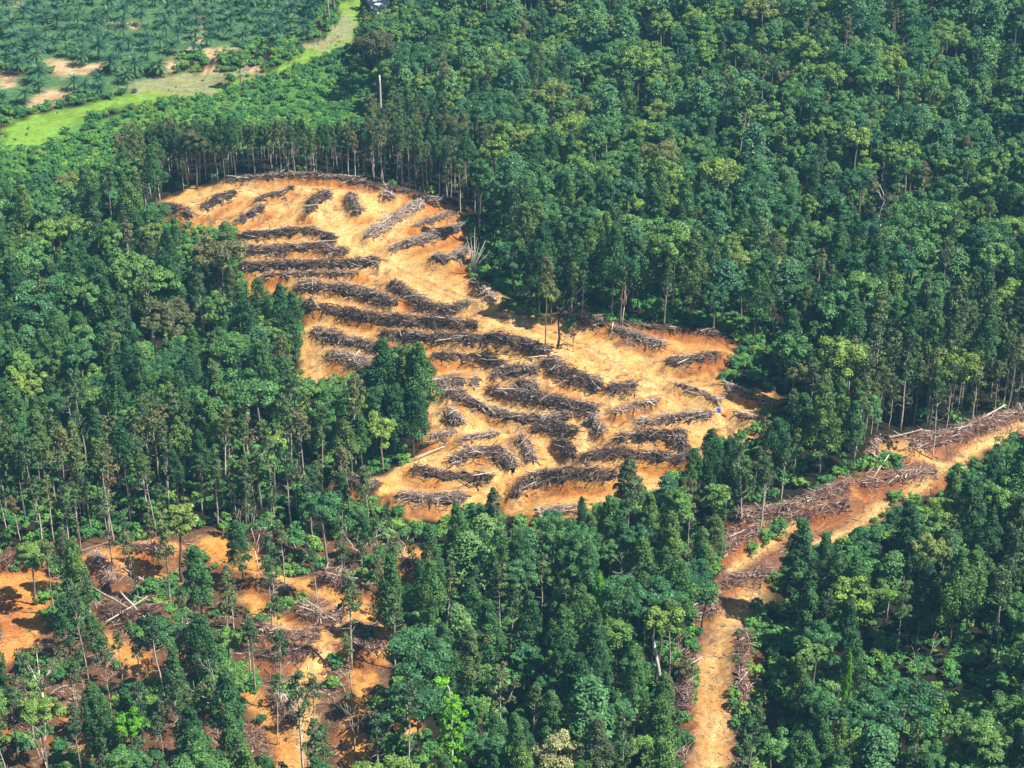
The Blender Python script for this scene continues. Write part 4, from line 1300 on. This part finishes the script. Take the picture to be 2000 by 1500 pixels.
for kind, x, y, s, rot, vi, zone, bx, by, ty in single:
    K = KIND[kind]
    o = empty(K['name'], (x, y, float(hill(x, y))), rot, (s, s, s * (1 + .08 * math.sin(x * 7))))
    near = WHERE[zone]
    tag(o, f"{LOOK[kind]} {near}", K['cat'], f"{PLURAL[kind]} {near}")
    tm, cm, _ = K['v'][vi]
    link_mesh("trunk" if kind != 'shrub' else "stems", tm, o)
    link_mesh("crown" if kind != 'palm' else "fronds", cm, o)

def mass_object(name, rows, kinds, label, cat):
    """one object holding everything beyond the counted trees; its points carry shape number, turn and size"""
    me = bpy.data.meshes.new(name)
    pts = np.array([(p[1], p[2], float(z)) for p, z in zip(rows, hill(np.array([p[1] for p in rows]), np.array([p[2] for p in rows])))], np.float32)
    me.vertices.add(len(pts)); me.vertices.foreach_set("co", pts.ravel())
    offs, protos = {}, []
    for k in kinds:
        offs[k] = len(protos)
        for _, _, whole in KIND[k]['v']:
            protos.append(bpy.data.objects.new(KIND[k]['name'] + "_shape", whole))
    for an, ty, vals in (("shape", 'INT', [offs[p[0]] + p[5] for p in rows]), ("turn", 'FLOAT', [p[4] for p in rows]), ("size", 'FLOAT', [p[3] for p in rows])):
        a = me.attributes.new(an, ty, 'POINT')
        a.data.foreach_set("value", np.array(vals, np.int32 if ty == 'INT' else np.float32))
    o = link_mesh(name, me)
    ng = bpy.data.node_groups.new(name, 'GeometryNodeTree')
    ng.interface.new_socket("Geometry", in_out='INPUT', socket_type='NodeSocketGeometry')
    ng.interface.new_socket("Geometry", in_out='OUTPUT', socket_type='NodeSocketGeometry')
    gi, go = ng.nodes.new("NodeGroupInput"), ng.nodes.new("NodeGroupOutput")
    def named(an, ty):
        n = ng.nodes.new("GeometryNodeInputNamedAttribute"); n.data_type = ty; n.inputs[0].default_value = an
        return n.outputs[0]
    sh, tu, sz = named("shape", 'INT'), named("turn", 'FLOAT'), named("size", 'FLOAT')
    cx = ng.nodes.new("ShaderNodeCombineXYZ"); ng.links.new(tu, cx.inputs[2])
    jn = ng.nodes.new("GeometryNodeJoinGeometry")
    for i, pr in enumerate(protos):
        oi = ng.nodes.new("GeometryNodeObjectInfo"); oi.inputs[0].default_value = pr
        cm = ng.nodes.new("FunctionNodeCompare"); cm.data_type = 'INT'; cm.operation = 'EQUAL'
        ng.links.new(sh, cm.inputs[2]); cm.inputs[3].default_value = i
        ip = ng.nodes.new("GeometryNodeInstanceOnPoints")
        ng.links.new(gi.outputs[0], ip.inputs["Points"]); ng.links.new(cm.outputs[0], ip.inputs["Selection"])
        ng.links.new(oi.outputs["Geometry"], ip.inputs["Instance"]); ng.links.new(cx.outputs[0], ip.inputs["Rotation"]); ng.links.new(sz, ip.inputs["Scale"])
        ng.links.new(ip.outputs[0], jn.inputs[0])
    ng.links.new(jn.outputs[0], go.inputs[0])
    o.modifiers.new("scatter", 'NODES').node_group = ng
    tag(o, label, cat, kind='stuff')
    return o
mass_object("forest", [p for p in mass if p[0] not in ('shrub', 'palm')], ['cone', 'round', 'tier', 'slender'], "continuous forest canopy behind the counted trees", "forest")

# ------------------------------------------------------------------ undergrowth on the forest floor and regrowth slope
und = [p for p in mass if p[0] in ('shrub', 'palm')]
ux, uy = rng.uniform(-200, 200, 38000), rng.uniform(240, 720, 38000)
k2 = np.abs(ux) < 25 + uy * .29
ux, uy = ux[k2], uy[k2]
upx, upy = to_px(ux, uy, hill(ux, uy))
bad = inside_any(upx, upy, [CLEAR, ROAD] + list(SOILS.values()) + OPEN_VIS[-3:] + SAND + [POND])
grassy = inside_any(upx, upy, GRASS + DRYGRASS + PALMS)
thin = inside_any(upx, upy, [THIN, BAND])
okp = ~bad & (rng.random(len(ux)) < np.where(inside(upx, upy, REGROW) & (upy < 290), .22, 1) * np.where(grassy, .06, np.where(thin, .75 * (vnoise(ux, uy, 9, 91) > .5), np.where(inside_any(upx, upy, [BACK, RIGHTEDGE]) & ((upy > 300) | (upx > 720)), .04, .8))))
for x, y, gsy in zip(ux[okp], uy[okp], grassy[okp]):
    und.append(('shrub', float(x), float(y), float(rng.uniform(.16, .34) if gsy else rng.uniform(.45, 1.15)), float(rng.uniform(0, 6.28)), int(rng.integers(0, 6)), '', 0, 0, 0))
mass_object("undergrowth", und, ['shrub', 'palm'], "low leafy undergrowth on the forest floor and regrowth slope", "undergrowth")

# ------------------------------------------------------------------ single bare, broken and odd trees
def odd_tree(name, px, py, H, trunk, crown, tm, cm, label, cat="tree", lean=(0, 0), rz=0., base=None):
    x, y = base_from_top(px, py, H) if base is None else [float(q) for q in ground(float(base[0]), float(base[1]))]
    o = empty(name, (x, y, float(height(x, y))), rz)
    o.rotation_euler = (lean[0], lean[1], rz)
    tag(o, label, cat)
    link_mesh("trunk", trunk.mesh("trunk", [M[tm]]), o)
    if crown is not None and crown.n:
        link_mesh("crown", crown.mesh("crown", [M[cm]]), o)
    return o

def tufts(ends, seed, r=1.0, n=45, frac=1.0, L=.6):
    rg = np.random.default_rng(seed)
    cr = Geo()
    for e in ends:
        if rg.random() < frac:
            cr.clump(e, r * rg.uniform(.7, 1.3), n, L, L * .6, rg, flat_z=.6)
    return cr

tr, en = bare_tree(301, 19, .55, 3, .30, .45)
odd_tree("forked_tree", 1720, 345, 22, tr, tufts(en, 1, 1.3, 60), 'white', 'olive', "white forked trunk under a light crown, alone in the dark upper right forest")
tr = Geo(); rg = np.random.default_rng(5)
for q in range(13):
    a = rg.normal(0, .16); b = rg.normal(.02, .12)
    d = np.array([math.sin(a), b, math.cos(a)])
    L_ = rg.uniform(8, 12.5)
    p0 = np.array([0, 0, -.5])
    tr.tube([p0, p0 + d * L_ * .5, p0 + d * L_ + np.array([math.copysign(1.3, a) * abs(a) * 4, 0, .4])], [.13, .08, .02], 5)
odd_tree("bare_tree", 0, 0, 12, tr, None, 'white', None, "bare pale fan of stems leaning right at the shaded forest wall", lean=(0, R_(17)), base=(921, 536))
tr, cr = slender_tree(311, 24, 2.6, 1.1, 26, .60)
odd_tree("tall_tree", 0, 0, 24, tr, cr, 'bark', 'olive', "lone tall thin tree left standing on the bare ridge", base=(1064, 697))
tr, en = bare_tree(312, 11, .35, 2, .35, .7)
odd_tree("burnt_snag", 0, 0, 11, tr, None, 'char', None, "charred black snag beside the lone tall tree", base=(1087, 691))
tr, en = bare_tree(313, 5, .6, 3, .14, .35)
odd_tree("withered_bush", 0, 0, 5, tr, tufts(en, 3, .45, 14, .8), 'char', 'russet', "withered russet bush right of the charred snag", "bush", base=(1120, 690))
tr = Geo(); tr.tube(trunk_line(17, np.random.default_rng(9), .01, .1), np.linspace(.42, .26, 7), 7)
odd_tree("broken_snag", 745, 147, 17, tr, None, 'white', None, "white branchless dead trunk on the edge of the rear hillside")
tr, cr, rg = Geo(), Geo(), np.random.default_rng(8)
tr.tube([[0, 0, -1], [.1, 0, 5], [0, .1, 9.5]], [.27, .22, .18], 6)
for q in range(9):
    an = q * 2.399
    rr = rg.uniform(2.2, 5.6)
    e = np.array([math.cos(an) * rr, math.sin(an) * rr, 16.4 - .05 * rr * rr])
    tr.tube([[0, .1, rg.uniform(8.3, 9.5)], e * [.45, .45, 0] + [0, 0, 12.6], e], [.13, .09, .03], 5)
    cr.clump(e, 1.5, 95, .5, .28, rg, up=.8, flat_z=.35)
odd_tree("umbrella_tree", 95, 1292, 17, tr, cr, 'white', 'olive', "umbrella crowned tree on white forked limbs in the thinned plot")
for sd, px, py, H, lab in [(341, 100, 1415, 15, "white bare twiggy tree at the lower left corner"), (342, 1225, 1098, 16, "white dead tree with crooked arms in the front forest"),
                           (343, 440, 1300, 15, "grey dead tree with short side twigs left of the orange gullies"), (344, 700, 1375, 13, "split bare trunk beside the low orange strip"),
                           (345, 505, 1005, 14, "bare forked stem among the pale trunks above the thinned plot"), (346, 690, 1025, 14, "pale dead trunk at the right end of the row above the thinned plot"),
                           (347, 790, 1035, 9, "twisted white dead branches by the front notch"), (348, 1215, 565, 12, "thin dead stem leaning at the rear forest foot"),
                           (349, 150, 1165, 14, "crooked pale stem on the left of the thinned plot"), (350, 1830, 640, 17, "dead pale stem among trunks beside the upper dirt track"),
                           (351, 1345, 1065, 12, "leaning dead stems at the left of the road bend"), (352, 1785, 1245, 15, "bare pale fork sticking out of the lower right stand")]:
    tr, en = bare_tree(sd, H * .62, .34, 3, .13, .62)
    odd_tree("dead_tree", px, py, H, tr, tufts(en, sd, .5, 9, .25), 'white' if sd in (341, 342, 346, 347) else 'pale', 'slender', lab, rz=sd)
tr, cr = slender_tree(361, 21, 2.2, .9, 14, .60)
tr.tube([[0, 0, 11], [1.4, .2, 13.5], [2.6, .2, 16.5]], [.12, .09, .04], 5)
cr.clump([2.7, .2, 17], .9, 70, .5, .3, np.random.default_rng(4))
odd_tree("sparse_tree", 978, 1302, 21, tr, cr, 'white', 'olive', "sparse tree with bright white trunk below the small red soil patch")
tr = Geo(); tr.tube([[0, 0, -1], [-1.0, 0, 6], [-2.3, 0, 13]], [.42, .34, .24], 7)
odd_tree("broken_snag", 0, 0, 13, tr, None, 'white', None, "leaning white broken trunk poking out of the bright domed trees", base=(1293, 1352))
tr, cr, rg = Geo(), Geo(), np.random.default_rng(11)
tr.tube(trunk_line(20, rg, .01, .08), np.linspace(.3, .14, 7), 6)
for q in range(70):
    zz = 2 + 18.5 * (q + rg.random()) / 70
    rr = 2.5 * min(1, .35 + (20.8 - zz) * .16) * rg.uniform(.5, .95)
    cr.clump([math.cos(q * 2.399) * rr, math.sin(q * 2.399) * rr, zz], rg.uniform(.5, .85), 75, .45, .28, rg, up=.4)
tr.tube([[0, 0, 19], [-.3, 0, 22], [-.9, 0, 24]], [.12, .09, .05], 5)
for q in range(5):
    cr.clump(np.array([-1.2 + rg.normal(0, .6), rg.normal(0, .6), 24 + rg.normal(0, .4)]), .8, 60, .6, .35, rg)
odd_tree("vine_covered_tree", 885, 1320, 25, tr, cr, 'white', 'lime', "brilliant lime green vine covered column with a separate tuft on top")
tr, cr = shrub(381, 2.6, 3.6, 14, 1.3)
odd_tree("roadside_bush", 0, 0, 4, tr, cr, 'bark', 'olive', "yellowish bush overhanging the left verge of the dirt road", "bush", base=(1338, 1335))

# ------------------------------------------------------------------ blue tarps
tm_, tnt, tb = mat("blue_tarpaulin")
tb.inputs["Base Color"].default_value = (.02, .14, .75, 1); tb.inputs["Roughness"].default_value = .4
tnz = node(tnt, "ShaderNodeTexNoise"); tnz.inputs["Scale"].default_value = 3
tbp = node(tnt, "ShaderNodeBump"); tbp.inputs["Strength"].default_value = .4
tnt.links.new(tnz.outputs[0], tbp.inputs["Height"]); tnt.links.new(tbp.outputs[0], tb.inputs["Normal"])
rm_, _, rb = mat("red_plastic"); rb.inputs["Base Color"].default_value = (.55, .05, .03, 1)
def tarp(px, py, w, label):
    x, y = [float(q) for q in ground(float(px), float(py))]
    o = empty("tarp_shelter", (x, y, float(height(x, y))), .3)
    tag(o, label, "tarp")
    g = Geo()
    u = np.linspace(-1, 1, 9); v = np.linspace(-1, 1, 9)
    U, V = np.meshgrid(u, v)
    Z = 1.25 * w * .5 * (1.25 - np.abs(U) * .95) - .12 * np.abs(V) * np.cos(U * 3)
    i, j = np.meshgrid(np.arange(8), np.arange(8), indexing='ij')
    q = np.stack([i * 9 + j, i * 9 + j + 1, (i + 1) * 9 + j + 1, (i + 1) * 9 + j], -1).reshape(-1, 4)
    top = np.stack([U * w * .5, V * w * .6, Z], -1).reshape(-1, 3)
    g.add(top, q); g.add(top - [0, 0, .03], q[:, ::-1])
    link_mesh("sheet", g.mesh("sheet", [tm_]), o)
    for sx in (-1, 1):
        p = Geo(); p.tube([[0, sx * w * .55, -.2], [0, sx * w * .55, w * .74]], [.04, .04], 6)
        link_mesh("pole", p.mesh("pole", [M['pale']]), o)
tarp(1405, 813, 1.2, "small blue tarp on the bare soil at the right end of the ridge track")
tarp(482, 84, 1.8, "small blue tarp at the foot of the oil palms")
x, y = [float(q) for q in ground(1414., 822.)]
g = Geo()
g.tube([[-.5, 0, .22], [-.48, 0, .22], [.5, 0, .22], [.52, 0, .22]], [.18, .24, .24, .18], 10)
jc = empty("fuel_drum", (x, y, float(height(x, y))), -.4)
tag(jc, "small red drum lying beside the blue tarp on the ridge track", "drum")
link_mesh("barrel", g.mesh("barrel", [rm_]), jc)
g = Geo(); g.tube([[.30, 0, .44], [.30, 0, .50]], [.05, .05], 8)
link_mesh("cap", g.mesh("cap", [M['char']]), jc)

# ------------------------------------------------------------------ haze: one closed box of even air
HAZE = 0.00012
hm = bpy.data.materials.new("thin_haze")
hm.use_nodes = True
hnt = hm.node_tree
for n in list(hnt.nodes):
    if n.type != 'OUTPUT_MATERIAL':
        hnt.nodes.remove(n)
pv_ = node(hnt, "ShaderNodeVolumePrincipled")
pv_.inputs["Color"].default_value = (.25, .66, 1.0, 1)
pv_.inputs["Density"].default_value = HAZE
hnt.links.new(pv_.outputs[0], hnt.nodes["Material Output"].inputs["Volume"])
hx, hy0, hy1, hz0, hz1 = float(max(-gx[0], gx[-1])) + 50, float(gy[0]) - 50, float(gy[-1]) + 50, float(zf.min()) - 1, 236.
hv = [(a, b, c) for c in (hz0, hz1) for b in (hy0, hy1) for a in (-hx, hx)]
hf = np.array([[0, 2, 3, 1], [4, 5, 7, 6], [0, 1, 5, 4], [2, 6, 7, 3], [0, 4, 6, 2], [1, 3, 7, 5]])
tag(link_mesh("haze", make_mesh("haze", hv, [(hf, 0)], [hm])), kind='stuff')
